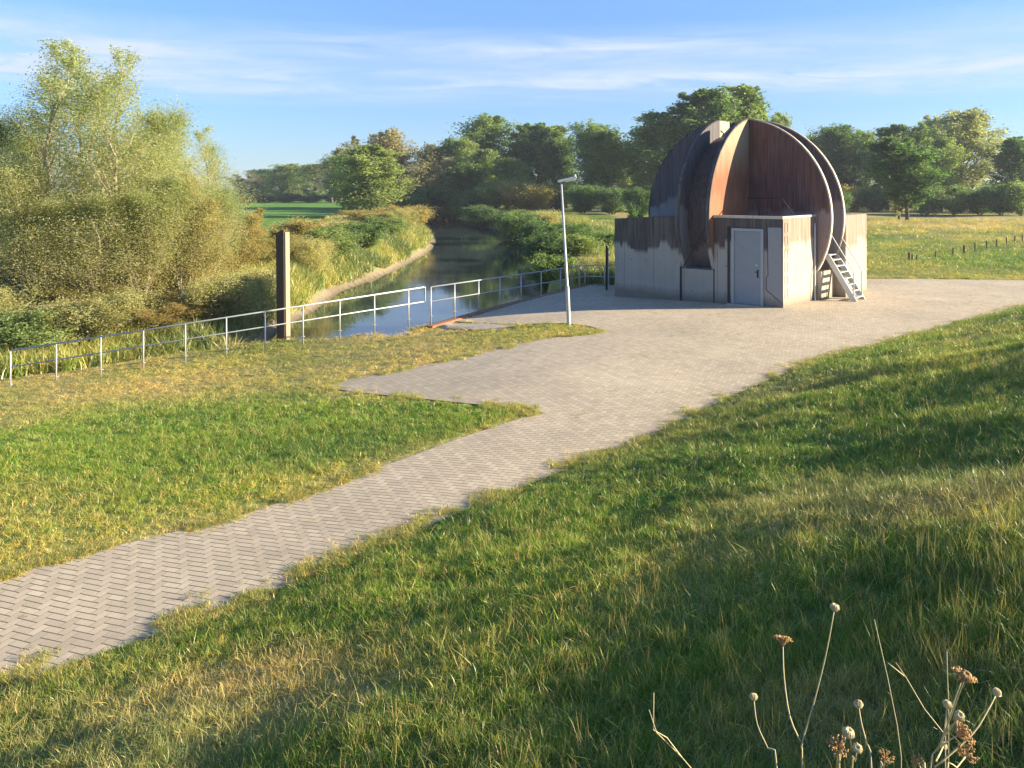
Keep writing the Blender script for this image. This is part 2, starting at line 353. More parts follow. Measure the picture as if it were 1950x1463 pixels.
def mat_leaf(name, dark, light, alt=None, altamt=.0, trans=.55):
    m, nt, b, o = new_mat(name); L = nt.links.new
    a = N(nt, 'ShaderNodeAttribute', attribute_name='rnd'); oi = N(nt, 'ShaderNodeObjectInfo')
    c = mixc(nt, a.outputs['Fac'], dark, light)
    c = mixc(nt, 1., c, mixc(nt, oi.outputs['Random'], (.8, .86, .8), (1.22, 1.12, 1.1)), 'MULTIPLY')
    if alt:
        a2 = N(nt, 'ShaderNodeAttribute', attribute_name='alt'); c = mixc(nt, math_(nt, 'MULTIPLY', a2.outputs['Fac'], altamt, clamp=True), c, alt)
    L(c, b.inputs['Base Color']); b.inputs['Roughness'].default_value = .6; b.inputs['Specular IOR Level'].default_value = .25
    t = N(nt, 'ShaderNodeBsdfTranslucent'); L(mixc(nt, 1., c, (1.15, 1.2, .6), 'MULTIPLY'), t.inputs[0])
    mx = N(nt, 'ShaderNodeMixShader'); mx.inputs[0].default_value = trans; L(b.outputs[0], mx.inputs[1]); L(t.outputs[0], mx.inputs[2]); L(mx.outputs[0], o.inputs[0])
    return m
def mat_grass(name, dark, light, straw, inst=True, trans=.33):
    m, nt, b, o = new_mat(name); L = nt.links.new
    a = N(nt, 'ShaderNodeAttribute', attribute_name='rnd'); d = N(nt, 'ShaderNodeAttribute', attribute_name='dry', attribute_type='INSTANCER' if inst else 'GEOMETRY')
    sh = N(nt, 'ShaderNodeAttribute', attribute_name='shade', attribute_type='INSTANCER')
    c = mixc(nt, a.outputs['Fac'], dark, light)
    f = math_(nt, 'ADD', math_(nt, 'MULTIPLY', a.outputs['Fac'], .5), -.25)
    dead = math_(nt, 'GREATER_THAN', math_(nt, 'FRACT', math_(nt, 'MULTIPLY', a.outputs['Fac'], 37.)), .84)
    f = math_(nt, 'ADD', f, math_(nt, 'MULTIPLY', dead, .6))
    c = mixc(nt, math_(nt, 'ADD', d.outputs['Fac'], f, clamp=True), c, straw)
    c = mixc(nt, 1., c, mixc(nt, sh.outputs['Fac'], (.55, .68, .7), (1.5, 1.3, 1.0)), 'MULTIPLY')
    L(c, b.inputs['Base Color']); b.inputs['Roughness'].default_value = .38; b.inputs['Specular IOR Level'].default_value = .5
    t = N(nt, 'ShaderNodeBsdfTranslucent'); L(mixc(nt, 1., c, (1.1, 1.2, .6), 'MULTIPLY'), t.inputs[0])
    mx = N(nt, 'ShaderNodeMixShader'); mx.inputs[0].default_value = trans; L(b.outputs[0], mx.inputs[1]); L(t.outputs[0], mx.inputs[2]); L(mx.outputs[0], o.inputs[0])
    return m
def mat_water():
    m, nt, b, o = new_mat('water_material'); L = nt.links.new
    g = N(nt, 'ShaderNodeNewGeometry'); v = mapping(nt, g.outputs['Position'], (1, .45, 1), (0, 0, .3))
    n1 = noise(nt, v, 1.6, 4, .6); n2 = noise(nt, g.outputs['Position'], .12, 3)
    b.inputs['Base Color'].default_value = (.035, .050, .050, 1); b.inputs['Roughness'].default_value = .05; b.inputs['IOR'].default_value = 1.45
    b.inputs['Specular IOR Level'].default_value = .5
    h = math_(nt, 'MULTIPLY', n1, ramp(nt, n2, .35, .65, .15, 1.)); bump(nt, b, h, .20, .05)
    return m
M = {}
M['ground'] = mat_ground(); M['paver'] = mat_paver(); M['water'] = mat_water()
M['face'] = mat_concrete('stained_concrete', (.26, .20, .19), (.072, .041, .040), rust=.42, clean=3.0, amount=.95)
M['facel'] = mat_concrete('grey_stained_concrete', (.21, .21, .22), (.045, .043, .048), rust=.08, clean=3.4, amount=.8)
M['rustface'] = mat_concrete('rust_stained_concrete', (.30, .125, .068), (.12, .045, .028), top=(4.9, (.42, .33, .22)), rust=.7, clean=3.6, amount=.55, edge=2.)
M['rim'] = mat_concrete('sun_toned_rim_concrete', (.50, .45, .36), (.16, .14, .11), clean=5.4, amount=.6, edge=2.)  # bright sunlight on the rims is put into this paler concrete
M['rimd'] = mat_concrete('stained_shaded_rim_concrete', (.36, .33, .29), (.05, .045, .045), rust=.1, clean=1.7, amount=.95)  # darker rim copy: stains plus painted shade for rims facing away from sun
M['chan'] = mat_concrete('channel_concrete', (.18, .155, .145), (.045, .034, .034), rust=.2, clean=1.8, amount=.85)
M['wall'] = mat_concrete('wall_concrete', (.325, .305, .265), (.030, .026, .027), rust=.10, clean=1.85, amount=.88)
M['wallr'] = mat_concrete('sun_toned_wall_concrete', (.37, .325, .26), (.17, .115, .085), rust=.3, clean=1.95, amount=.75)  # lit copy of the wall: sunshine put into paler, warmer tones
M['galv'] = mat_simple('galvanised_steel', (.46, .47, .47), .5, .35, 30, .18, .1)
M['paint'] = mat_simple('pale_painted_steel', (.56, .58, .58), .5, .1, 25, .12, .1)
M['door'] = mat_simple('door_paint', (.25, .275, .29), .45, 0, 4, .10, .08)
M['doorf'] = mat_simple('door_frame_paint', (.36, .39, .41), .5, 0, 6, .10, .08)
M['black'] = mat_simple('dark_steel', (.03, .03, .032), .5, .3, 20, .3, .1)
M['wood'] = mat_simple('weathered_timber', (.085, .058, .040), .85, 0, 9, .55, .9, (3, 3, .35))
M['woodl'] = mat_simple('sunlit_timber_tone', (.30, .235, .17), .85, 0, 9, .45, .9, (3, 3, .35))  # timber copy with sunlight painted in, for the pile's right side
M['post'] = mat_simple('fence_timber', (.16, .12, .085), .9, 0, 20, .4, .6)
M['brick'] = mat_simple('red_edge_brick', (.30, .14, .08), .85, 0, 18, .4, .5)
M['slab'] = mat_simple('pale_slab_concrete', (.42, .36, .29), .9, 0, 12, .2, .5)
M['quay'] = mat_concrete('quay_concrete', (.20, .19, .17), (.05, .05, .04), clean=-1.5, amount=.8)
M['bark'] = mat_simple('pale_bark', (.34, .29, .19), .9, 0, 25, .4, .6)
M['barkd'] = mat_simple('dark_bark', (.10, .08, .06), .9, 0, 15, .4, .6)

# ------------------------------------------------------------------ ground sheet
LUSH = [ground_px(260, 850), ground_px(830, 790)]
def dryness(x, y):
    """0 lush green, 1 straw"""
    n = fbm(x / 2.3, y / 2.3, 41, 4); n2 = fbm(x / 9, y / 9, 44, 3)
    D = dike_D(x, y); sd = river_sd(x, y)
    dry = .30 + .9 * (n - .5) + .5 * (n2 - .5)
    dd = np.maximum(0, D)
    dike = D > 0
    patch = np.exp(-(((x - 3.0) / .9) ** 2 + ((y - 5.2) / .8) ** 2)) + .8 * np.exp(-(((x + 1.7) / .8) ** 2 + ((y - 5.3) / .6) ** 2)) + .6 * np.exp(-(((x - 1.2) / .5) ** 2 + ((y - 3.2) / .4) ** 2))
    dry = np.where(dike, .15 + 1.25 * (n - .5) + .75 * patch, dry)
    lawn = (~dike) & (y < 35) & (x < 4)
    fy = np.clip((y - (22.5 + (x + 14) * .3)) / 1.0, -9, 5)          # distance past the railing, roughly
    lc = np.exp(-(((x - LUSH[0][0]) / 5.6) ** 2 + ((y - LUSH[0][1]) / 2.9) ** 2) ** 1.5) + .9 * np.exp(-(((x - LUSH[1][0]) / 1.8) ** 2 + ((y - LUSH[1][1]) / 1.0) ** 2))
    dlawn = .38 - .62 * lc + .8 * (n - .5) + .3 * sstep(LUSH[0][1] + 3.5, LUSH[0][1] + 6, y) * .5 - .25 * sstep(-1.5, 2.5, x) * (y > 20)
    dry = np.where(lawn, dlawn, dry)
    pe, _ = seg_dist(x, y, LEFT_EDGE + NOTCH, False)
    dry = np.where(~dike & (y < 30), dry + .50 * np.exp(-pe / .28), dry)
    far = (y > 35) & (leftbank(x, y) < .5)
    dry = np.where(far, .16 + 1.0 * (n2 - .5) + .5 * (n - .5) + .45 * sstep(62, 80, y) * (x > 15), dry)
    return np.clip(dry, 0, 1)
def ground_colour(x, y, z):
    dry = dryness(x, y)[:, None]; sd = river_sd(x, y); lb = leftbank(x, y)
    g = np.array([.10, .17, .03]); s = np.array([.38, .30, .14])
    c = g * (1 - dry) + s * dry
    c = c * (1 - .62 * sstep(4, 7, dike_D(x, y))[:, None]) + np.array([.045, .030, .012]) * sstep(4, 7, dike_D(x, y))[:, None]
    c = c * (.9 + .3 * (fbm(x / 20, y / 20, 77)[:, None]))
    fld = (lb > .5) & (sd > 7 + 0 * x); c = np.where(fld[:, None], np.array([.11, .23, .04]) * (.85 + .3 * fbm(x / 4, y / 30, 5)[:, None]), c)
    mud = sstep(WZ + .50, WZ + .22, z)[:, None] * (sd < 12)[:, None]
    c = c * (1 - mud) + mud * np.array([.27, .22, .15])
    wet = sstep(WZ + .10, WZ + .02, z)[:, None]; c = c * (1 - .6 * wet * (sd < 12)[:, None])
    return c
def build_ground():
    th = np.concatenate([np.radians(np.arange(-180, -44, 6.)), np.radians(np.arange(-42, 42, .22)), np.radians(np.arange(42, 180, 6.))])
    rr = np.exp(np.linspace(math.log(.4), math.log(3500), 470)); rr[0] = .01
    # finer rings where the view crosses the banks and the dike foot
    R, T = np.meshgrid(rr, th, indexing='ij'); x = (R * np.sin(T)).ravel(); y = (R * np.cos(T)).ravel()
    z = height(x, y) - .03 * PAVEMASK(x, y)
    nr, nt_ = len(rr), len(th); i = np.arange(nr - 1)[:, None] * nt_; j = np.arange(nt_)[None]; j2 = (j + 1) % nt_
    q = np.stack([i + j, i + j2, i + nt_ + j2, i + nt_ + j], -1).reshape(-1, 4)[:, ::-1]
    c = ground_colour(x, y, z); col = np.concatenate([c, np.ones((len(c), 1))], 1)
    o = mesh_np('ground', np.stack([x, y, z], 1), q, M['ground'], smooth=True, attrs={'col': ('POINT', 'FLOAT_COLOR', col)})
    tag(o, kind='structure')
build_ground()
def tri_sheet(name, poly, step, dz, mat, attrs_fn=None, thick=0):
    P = np.array(poly); x0, y0 = P.min(0); x1, y1 = P.max(0)
    gx, gy = np.meshgrid(np.arange(x0, min(x1, 40), step), np.arange(y0, y1, step)); gx = gx.ravel(); gy = gy.ravel()
    dd, _ = seg_dist(gx, gy, poly, True); m = inside(gx, gy, poly) & (dd > step * .3)
    pts = [Vector(p) for p in poly] + [Vector((a, b)) for a, b in zip(gx[m], gy[m])]
    n = len(poly); vs, es, fs, *_ = delaunay_2d_cdt(pts, [(i, (i + 1) % n) for i in range(n)], [], 1, 1e-4)
    v = np.array([(a.x, a.y) for a in vs]); z = height(v[:, 0], v[:, 1]) + dz
    at_ = {}
    if attrs_fn: at_ = {'edge': ('POINT', 'FLOAT', attrs_fn(v[:, 0], v[:, 1]))}
    return tag(mesh_np(name, np.column_stack([v, z]), np.array([f for f in fs if len(f) == 3]), mat, smooth=True, attrs=at_), kind='structure')
def edge_dirt(x, y):
    d, _ = seg_dist(x, y, FOOT, False); e, _ = seg_dist(x, y, LEFT_EDGE + NOTCH, False)
    return np.clip(np.exp(-d / .35) + .6 * np.exp(-e / .2), 0, 1)
tri_sheet('pavement', PAVE, .33, .012, M['paver'], edge_dirt)
tri_sheet('concrete_slab', PLATE, .5, .02, M['slab'])
# water: one sheet under the banks
wx = np.array([p[0] for p in RIVER]); wy = np.array([p[1] for p in RIVER])
wv = [(-70, 8, WZ), (8, 8, WZ), (30, 60, WZ), (30, 330, WZ), (-80, 330, WZ), (-70, 60, WZ)]
tag(mesh_np('river_water', [(-75, 23, WZ), (-4, 24.6, WZ), (-2.75, 25.2, WZ), (3.4, 34.3, WZ), (30, 45, WZ), (60, 340, WZ), (-90, 340, WZ), (-75, 60, WZ)], np.array([[0, 1, 2], [0, 2, 3], [0, 3, 7], [3, 4, 7], [4, 5, 7], [5, 6, 7]]), M['water']), kind='structure')

# ------------------------------------------------------------------ the domed building
def gz(x, y): return float(height(np.array([x]), np.array([y]))[0])
BI = Vector((8.58, 29.11, 0)); BA = math.radians(-42)
T = 1.25; R = 3.6; ZC = 2.8; DEP = .62; FL = .10
def build_building():
    root = empty('pump_house', BI, BA, 'concrete pump house with two crossed stained discs rising as a dome over square wings', 'building')
    def prism(bm, poly, axis, t0, t1):
        """poly of (h, z); axis 'a' extrudes along b (disc plane a-z), axis 'b' the other way"""
        mk = (lambda h, z, t: (h, t, z)) if axis == 'a' else (lambda h, z, t: (t, h, z))
        A = [bm.verts.new(mk(h, z, t0)) for h, z in poly]; B = [bm.verts.new(mk(h, z, t1)) for h, z in poly]; n = len(poly)
        bm.faces.new(A); bm.faces.new(B[::-1])
        for i in range(n): bm.faces.new((A[i], A[(i + 1) % n], B[(i + 1) % n], B[i]))
    def half(r, h0, sgn, centre, zb=-.35, n=48):
        """outline of half a disc starting at distance h0 from the disc centre, going sgn"""
        t1 = math.acos(h0 / r); t0 = math.asin(max(-1, (zb - ZC) / r)); pts = [(h0, zb)]
        for i in range(n + 1):
            t = t0 + (t1 - t0) * i / n; pts.append((r * math.cos(t), ZC + r * math.sin(t)))
        return [(centre + sgn * h, z) for h, z in pts]
    ca, cb = -T / 2, T / 2
    def quarter(axis, sgn, lo, hi, c, mat_lo, mat_hi, names):
        bm = bmesh.new(); prism(bm, half(R - DEP, T / 2, sgn, c), axis, lo + FL, hi - FL); bmobj('channel_floor', bm, M['chan'], root)
        for (t0, t1, mt, nm) in ((lo, lo + FL, mat_lo, names[0]), (hi - FL, hi, mat_hi, names[1])):
            bm = bmesh.new(); prism(bm, half(R, T / 2, sgn, c), axis, t0, t1); f = bmobj('disc_flange', bm, mt, root)
            if nm: f['label'] = nm
            # the rim strip sits 3 mm proud of the flange edge
            bm = bmesh.new(); ring = half(R + .012, T / 2, sgn, c)[1:]; inn = half(R - .035, T / 2, sgn, c)[1:]
            prism(bm, ring + inn[::-1], axis, t0 - .012, t1 + .012); bmobj('rim', bm, M['rim' if axis == 'a' and sgn > 0 else 'rimd'], f)  # sunward rims take the paler copy, the others the shaded one
    # the wide disc (plane along the front wall): right half, left half; b from 0 to T
    quarter('a', 1, 0, T, ca, M['face'], M['facel'], ('brown stained front face of the wide disc', None))
    quarter('a', -1, 0, T, ca, M['facel'], M['facel'], ('grey left part of the wide disc', None))
    # the fin towards the viewer and the one behind; a from -T to 0
    quarter('b', -1, -T, 0, cb, M['facel'], M['rustface'], (None, 'orange rust-stained sunny side of the front fin'))
    quarter('b', 1, -T, 0, cb, M['facel'], M['facel'], (None, None))
    # crossing shaft
    ztop = ZC + math.sqrt(R * R - T * T / 4)
    bm = bmesh.new(); box(bm, -T + FL, -FL, FL, T - FL, -.3, ztop - 1.45); bmobj('shaft_floor', bm, M['chan'], root)
    bm = bmesh.new(); box(bm, -T, -T + FL, .003, .78, 2.0, ztop - .01); bmobj('shaft_wall', bm, M['rim'], root)
    bm = bmesh.new(); box(bm, -T + FL + .002, .0, T - FL, T, 2.0, ztop - .02); bmobj('shaft_wall', bm, M['facel'], root)
    bm = bmesh.new()
    for k, (x, zt) in enumerate(((-.35, .42),)):
        tube(bm, [(x, T - .4, ztop - 1.45), (x, T - .4, ztop - .12 + .0 * k), (x + .12, T - .5, ztop - .02)], .03, 8)
    bmobj('vent_pipe', bm, M['paint'], root)
    # wings
    def wing(name, a0, a1, b0, b1, z0, ztl, ztr, mat, lab=None):
        bm = bmesh.new(); vs = [bm.verts.new(p) for p in ((a0, b0, z0), (a1, b0, z0), (a1, b1, z0), (a0, b1, z0), (a0, b0, ztl), (a1, b0, ztr), (a1, b1, ztr), (a0, b1, ztl))]
        for f in ((0, 1, 5, 4), (1, 2, 6, 5), (2, 3, 7, 6), (3, 0, 4, 7), (4, 5, 6, 7), (3, 2, 1, 0)): bm.faces.new([vs[i] for i in f])
        bmesh.ops.bevel(bm, geom=bm.edges[:], offset=.018, segments=2, affect='EDGES')
        o = bmobj(name, bm, mat, root)
        if lab: o['label'] = lab
        return o
    wing('door_wing', .004, 2.40, -2.65, -.004, -.4, 2.83, 2.90, M['wall'], 'square front wing with the steel door')
    # end wall with the sun's warmth painted in, as a 3 mm proud skin
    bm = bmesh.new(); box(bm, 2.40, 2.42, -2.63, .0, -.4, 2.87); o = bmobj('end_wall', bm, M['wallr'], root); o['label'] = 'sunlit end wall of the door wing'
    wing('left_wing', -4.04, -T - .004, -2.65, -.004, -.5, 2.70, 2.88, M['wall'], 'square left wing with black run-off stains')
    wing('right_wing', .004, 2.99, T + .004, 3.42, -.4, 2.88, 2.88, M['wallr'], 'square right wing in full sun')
    wing('rear_wing', -4.04, -T - .004, T + .004, 3.42, -.5, 2.8, 2.8, M['wall'])
    wing('fin_base', -T + .003, -.003, -2.60, -1., -.5, 1.04, 1.04, M['wallr' if 0 else 'wall'])
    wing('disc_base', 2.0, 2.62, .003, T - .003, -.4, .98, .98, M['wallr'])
    for i, (a0, a1, b0, b1) in enumerate(((-3.86, -2.6, .003, T - .003), (-T + .003, -.003, 2.4, 3.85))): wing('disc_base', a0, a1, b0, b1, -.5, 1., 1., M['wall'])
    # front coping strips in the pale rim tone that carries painted sunlight
    bm = bmesh.new(); box(bm, -.0, 2.43, -2.685, -2.60, 2.835, 2.925, .01); bmobj('coping', bm, M['rim'], root)
    bm = bmesh.new(); box(bm, 2.36, 2.445, -2.60, -.0, 2.855, 2.925, .01); bmobj('coping', bm, M['rim'], root)
    # joints: thin dark recess strips in the front wall
    for a in (-T - .02, .02):
        bm = bmesh.new(); box(bm, a - .02, a + .02, -2.656, -2.60, -.3, 1.1); bmobj('expansion_joint', bm, M['black'], root)
    # door
    d = bmesh.new(); y = -2.66
    for (x0, x1, z0, z1) in ((.68, .76, -.02, 2.50), (1.70, 1.78, -.02, 2.50), (.76, 1.70, 2.42, 2.50)): box(d, x0, x1, y - .05, y + .03, z0, z1, .006)
    bmobj('door_frame', d, M['doorf'], root)
    bm = bmesh.new(); box(bm, .765, 1.695, y - .012, y + .02, .03, 2.415, .005); dr = bmobj('door', bm, M['door'], root); dr['label'] = 'pale blue-grey steel door'
    bm = bmesh.new(); box(bm, 1.56, 1.615, y - .024, y - .0125, .92, 1.17, .004); tube(bm, [(1.587, y - .024, 1.10), (1.587, y - .07, 1.10), (1.50, y - .075, 1.10)], .011, 8); bmobj('handle', bm, M['black'], dr)
    bm = bmesh.new(); box(bm, 1.50, 1.60, y - .02, y - .0125, 1.30, 1.335, .003); bmobj('lock_plate', bm, M['paint'], dr)
    for z in (.35, 1.25, 2.15):
        bm = bmesh.new(); tube(bm, [(.765, y - .06, z - .06), (.765, y - .06, z + .06)], .013, 8); bmobj('hinge', bm, M['galv'], dr)
    bm = bmesh.new(); box(bm, .62, 1.84, -2.95, -2.66, -.3, .02, .01); bmobj('door_step', bm, M['slab'], root)
    bm = bmesh.new(); box(bm, .52, .60, -2.675, -2.64, .0, 2.56, .004); bmobj('gap_shade_strip', bm, M['black'], root)  # black strip standing in for the shade of a gap beside the door
    # repainted panel right of the door, its outline drawn by a thin cable
    bm = bmesh.new(); v = [bm.verts.new((x, -2.656, z)) for x, z in ((1.92, 2.56), (2.38, 2.56), (2.38, .18), (1.88, .55), (1.88, 1.0), (1.94, 1.02))]
    w = [bm.verts.new((q.co.x, -2.645, q.co.z)) for q in v]; bm.faces.new(v); n = len(v)
    for i in range(n): bm.faces.new((v[i], w[i], w[(i + 1) % n], v[(i + 1) % n]))
    bmobj('painted_panel', bm, mat_simple('repainted_patch', (.30, .30, .30), .85, 0, 8, .12, .2), root)
    bm = bmesh.new(); tube(bm, round_path([(1.90, -2.665, 2.58), (1.93, -2.665, 1.0), (1.87, -2.665, .95), (1.87, -2.665, .55), (2.39, -2.665, .16)], .03), .008, 6); bmobj('cable', bm, M['black'], root)
    # climbing recesses on the end wall
    for k in range(6):
        z = .30 + k * .42; bm = bmesh.new(); a = 2.421
        for (b0, b1, z0, z1) in ((-2.52, -2.28, z, z + .02), (-2.52, -2.28, z + .30, z + .32), (-2.52, -2.50, z + .02, z + .30), (-2.30, -2.28, z + .02, z + .30)): box(bm, a - .005, a + .012, b0, b1, z0, z1)
        bmobj('rung_recess', bm, M['wallr'], root)
    # downpipe beside the disc
    bm = bmesh.new(); tube(bm, [(2.46, -.14, -.1), (2.46, -.14, 2.55), (2.44, -.10, 2.62)], .03, 8); bmobj('downpipe', bm, M['paint'], root)
    # thin dark rod slanting across the fin's channel
    bm = bmesh.new(); tube(bm, [(-.17, -3.0, 2.45), (-1.12, -2.72, 1.08)], .022, 8); bmobj('dark_rod', bm, M['black'], root)
    # small railing on the door wing roof
    bm = bmesh.new(); zt = 2.87
    tube(bm, round_path([(.95, -1.2, zt), (.95, -1.2, zt + .62), (1.75, -1.2, zt + .62), (2.2, -1.2, zt)], .06), .022, 8)
    tube(bm, [(.55, -1.2, zt + .60), (.95, -1.2, zt + .62)], .022, 8)
    bmobj('roof_railing', bm, M['black'], root)
    # steep stair to the end of the disc
    st = empty('stair', (0, 0, 0)); st.parent = root; st['label'] = 'steep steel stair up to the disc rim'
    A0, A1, B0, B1, H = 3.62, 2.68, .40, 1.18, 1.50
    for b in (B0, B1):
        bm = bmesh.new(); L_ = math.hypot(A0 - A1, H + .05); ang = math.atan2(H + .05, A0 - A1)
        Mx = Matrix.Translation((A0, b, -.05)) @ Matrix.Rotation(-(math.pi - ang), 4, 'Y')
        box(bm, 0, L_, -.02, .02, -.09, .09, .004, Mx); bmobj('stringer', bm, M['paint'], st)
    for k in range(7):
        t = (k + .7) / 7.4; a = A0 + (A1 - A0) * t; z = H * t; bm = bmesh.new()
        box(bm, a - .11, a + .11, B0 + .022, B1 - .022, z - .015, z + .015, .003); bmobj('tread', bm, M['galv'], st)
    for b in (B0 + .0, B1 - .0):
        bm = bmesh.new(); tube(bm, round_path([(A0 - .06, b, .0), (A0 - .06, b, 1.02), (A1 + .02, b, H + .90), (A1 - .10, b, H + .98)], .05), .018, 8)
        bmobj('handrail', bm, M['galv'], st)
    bm = bmesh.new(); box(bm, A1 - .22, A1 + .05, B0 + .0, B1 - .0, H + .0, H + .035, .004); bmobj('landing', bm, M['galv'], st)
    return root
build_building()

# ------------------------------------------------------------------ railings
def railing(name, pts, label, spacing_n, h=.95, ends=(True, True), post_sink=.5, mid=.47):
    """pts: rail-top path; posts at spacing_n positions (list of parameters 0..1 along it)"""
    root = empty(name, (pts[0][0], pts[0][1], pts[0][2] - h), 0, label, 'railing', 'steel railings along the water')
    o = Vector(root.location); P = [Vector(p) - o for p in pts]; L = (P[-1] - P[0]).length; d = (P[-1] - P[0]).normalized()
    for nm, off in (('top_rail', 0), ('mid_rail', -mid)):
        bm = bmesh.new(); q = [p + Vector((0, 0, off)) for p in P]
        tube(bm, q, .024 if off == 0 else .019, 8); bmobj(nm, bm, M['galv'], root, True)
    for s in spacing_n:
        p = P[0] + (P[-1] - P[0]) * s; bm = bmesh.new(); g = gz(*(o + p).to_2d()) - (o + p).z
        tube(bm, [p + Vector((0, 0, .0)), p + Vector((0, 0, max(-h - .25, g - .25)))], .022, 8); bmobj('post', bm, M['galv'], root, True)
        bm = bmesh.new(); box(bm, p.x - .05, p.x + .05, p.y - .05, p.y + .05, p.z - h + .0, p.z - h + .015); bmobj('base_plate', bm, M['galv'], root)
    return root
def ulist(us, u0, d0, u1, d1):       # parameters along a straight line in plan for the photo's post positions
    a = np.array([(u0 - CX) / F * d0, d0]); b = np.array([(u1 - CX) / F * d1, d1]); out = []
    for u in us:
        k = (u - CX) / F; e = b - a; out.append(float((k * a[1] - a[0]) / (e[0] - k * e[1])))
    return out
pA, pB = atd(20, 668, 22.5), atd(808, 547, 25.55)
us = [107, 192, 273, 353, 431, 505, 577, 647, 713, 778]
railing('railing', [pA, pB], 'long galvanised railing sloping along the grass beside the willows', [0] + ulist(us, 20, 22.5, 808, 25.55), mid=.46)
bm = bmesh.new(); r0 = [o for o in bpy.data.objects if o.name.startswith('railing')][0]
v0 = Vector(pB) - r0.location; tube(bm, round_path([v0 + Vector((-.02, 0, 0)), v0 + Vector((.03, .0, 0)), v0 + Vector((.03, 0, -.46)), v0 + Vector((-.05, 0, -.46))], .05), .02, 8); bmobj('end_loop', bm, M['galv'], r0, True)
pC, pD = (-2.58, 25.55, .68), (2.95, 33.35, .62)
railing('railing', [pC, pD], 'galvanised railing on the brick quay edge between gap and corner', ulist([819, 864, 909.5, 950, 990, 1028, 1064.5, 1100], 819, 25.5, 1107, 33.35), h=.93, mid=.46)
pE, pF = (3.05, 33.5, .62), (4.6, 32.9, .64)
railing('railing', [pE, pF], 'short dark shaded railing closing the gap beside the left wing wall', [.0, .5, .97], h=.93, mid=.46)

# quay: retaining wall and its brick coping
def strip_box(name, pts, w, z0, z1, mat, label, cat):
    bm = bmesh.new()
    for a, b in zip(pts, pts[1:]):
        a = Vector(a); b = Vector(b); d = (b - a).normalized(); n = Vector((-d.y, d.x)); c = []
        for p, s in ((a, w[0]), (b, w[0]), (b, w[1]), (a, w[1])): c.append(p + n * s)
        g = [gz(p.x + d.y * .6, p.y - d.x * .6) for p in (a, b, b, a)]
        lo = [bm.verts.new((p.x, p.y, z0)) for p in c]; hi = [bm.verts.new((p.x, p.y, h + z1)) for p, h in zip(c, g)]
        bm.faces.new(lo[::-1]); bm.faces.new(hi)
        for i in range(4): bm.faces.new((lo[i], lo[(i + 1) % 4], hi[(i + 1) % 4], hi[i]))
    return tag(bmobj(name, bm, mat), label, cat)
strip_box('retaining_wall', QUAY, (.02, .30), -3.4, -.02, M['quay'], 'grey concrete quay wall dropping to the river under the railing', 'wall')
strip_box('coping_kerb', QUAY, (-.12, .10), -.6, .02, M['brick'], 'red brick kerb along the quay under the railing', 'kerb')
# long thin kerb between plate and pavement
# tall timber pile, small post by the wing
def pile():
    x, y, zt = atd(540, 441, 27.3); root = empty('mooring_pile', (x, y, -3.0), math.radians(-14), 'tall dark timber pile with cracked top standing behind the railing', 'pile')
    zt += 3.0; bm = bmesh.new(); box(bm, -.15, .15, -.17, .17, 0, zt, .02)
    for v in bm.verts:
        if v.co.z > zt - .2: v.co.z += -.03 + .10 * (v.co.x > 0) * (v.co.y < 0) - .06 * (v.co.y > 0); v.co.x += .0
        v.co.x += -.012 * v.co.z * .8
    bmobj('timber_core', bm, M['wood'], root)
    bm = bmesh.new(); box(bm, .152, .20, -.14, .14, .0, zt - .02, .01)
    for v in bm.verts: v.co.x += -.012 * v.co.z * .8
    bmobj('sunlit_plank', bm, M['woodl'], root)  # thin plank that carries the painted sunlit tone of this side
pile()
bm = bmesh.new(); x, y, z = atd(1157, 484, 32.0); box(bm, -.075, .0, -.06, .06, 0, 1.75, .01); sp = bmobj('mooring_post', bm, M['black']); sp.location = (x, y, z - 1.42)
tag(sp, 'short black post beside the left wing of the dome', 'post')
bm = bmesh.new(); box(bm, .004, .04, -.05, .05, 0, 1.66, .006); bmobj('white_face', bm, M['paint'], sp)
# lamp
def lamp():
    x, y = ground_px(1085, 619); g = gz(x, y); root = empty('street_lamp', (x, y, g - .1), 0, 'slender galvanised lamp post leaning slightly beside the plaza', 'street lamp')
    X, Y, Z = atd(1068.5, 345, y); tx, tz = X - x, Z - g + .1
    bm = bmesh.new(); tube(bm, [(0, 0, -.5), (tx * .28, 0, tz * .28)], .058, 14); bmobj('lower_pole', bm, M['galv'], root, False)
    bm = bmesh.new(); tube(bm, [(tx * .28, 0, tz * .28), (tx * .29, 0, tz * .29), (tx, 0, tz)], [.058, .038, .030], 14); bmobj('upper_pole', bm, M['galv'], root, True)
    hd = bmesh.new(); pts = [(tx - .10, 0, tz - .02), (tx + .05, -.02, tz + .03), (tx + .43, -.06, tz + .10)]
    a = Vector(pts[0]); b = Vector(pts[2]); d = (b - a); ang = math.atan2(d.z, d.x)
    Mx = Matrix.Translation(a) @ Matrix.Rotation(-ang, 4, 'Y')
    box(hd, 0, .56, -.09, .09, -.035, .045, .02, Mx)
    h = bmobj('lamp_head', hd, M['galv'], root)
    bm = bmesh.new(); box(bm, .22, .53, -.07, .07, -.065, -.036, .008, Mx); bmobj('lens', bm, M['paint'], h)
    bm = bmesh.new(); tube(bm, [(tx + .40, -.06, tz + .13), (tx + .40, -.06, tz + .19)], .03, 10); bmobj('sensor', bm, M['paint'], h)
lamp()
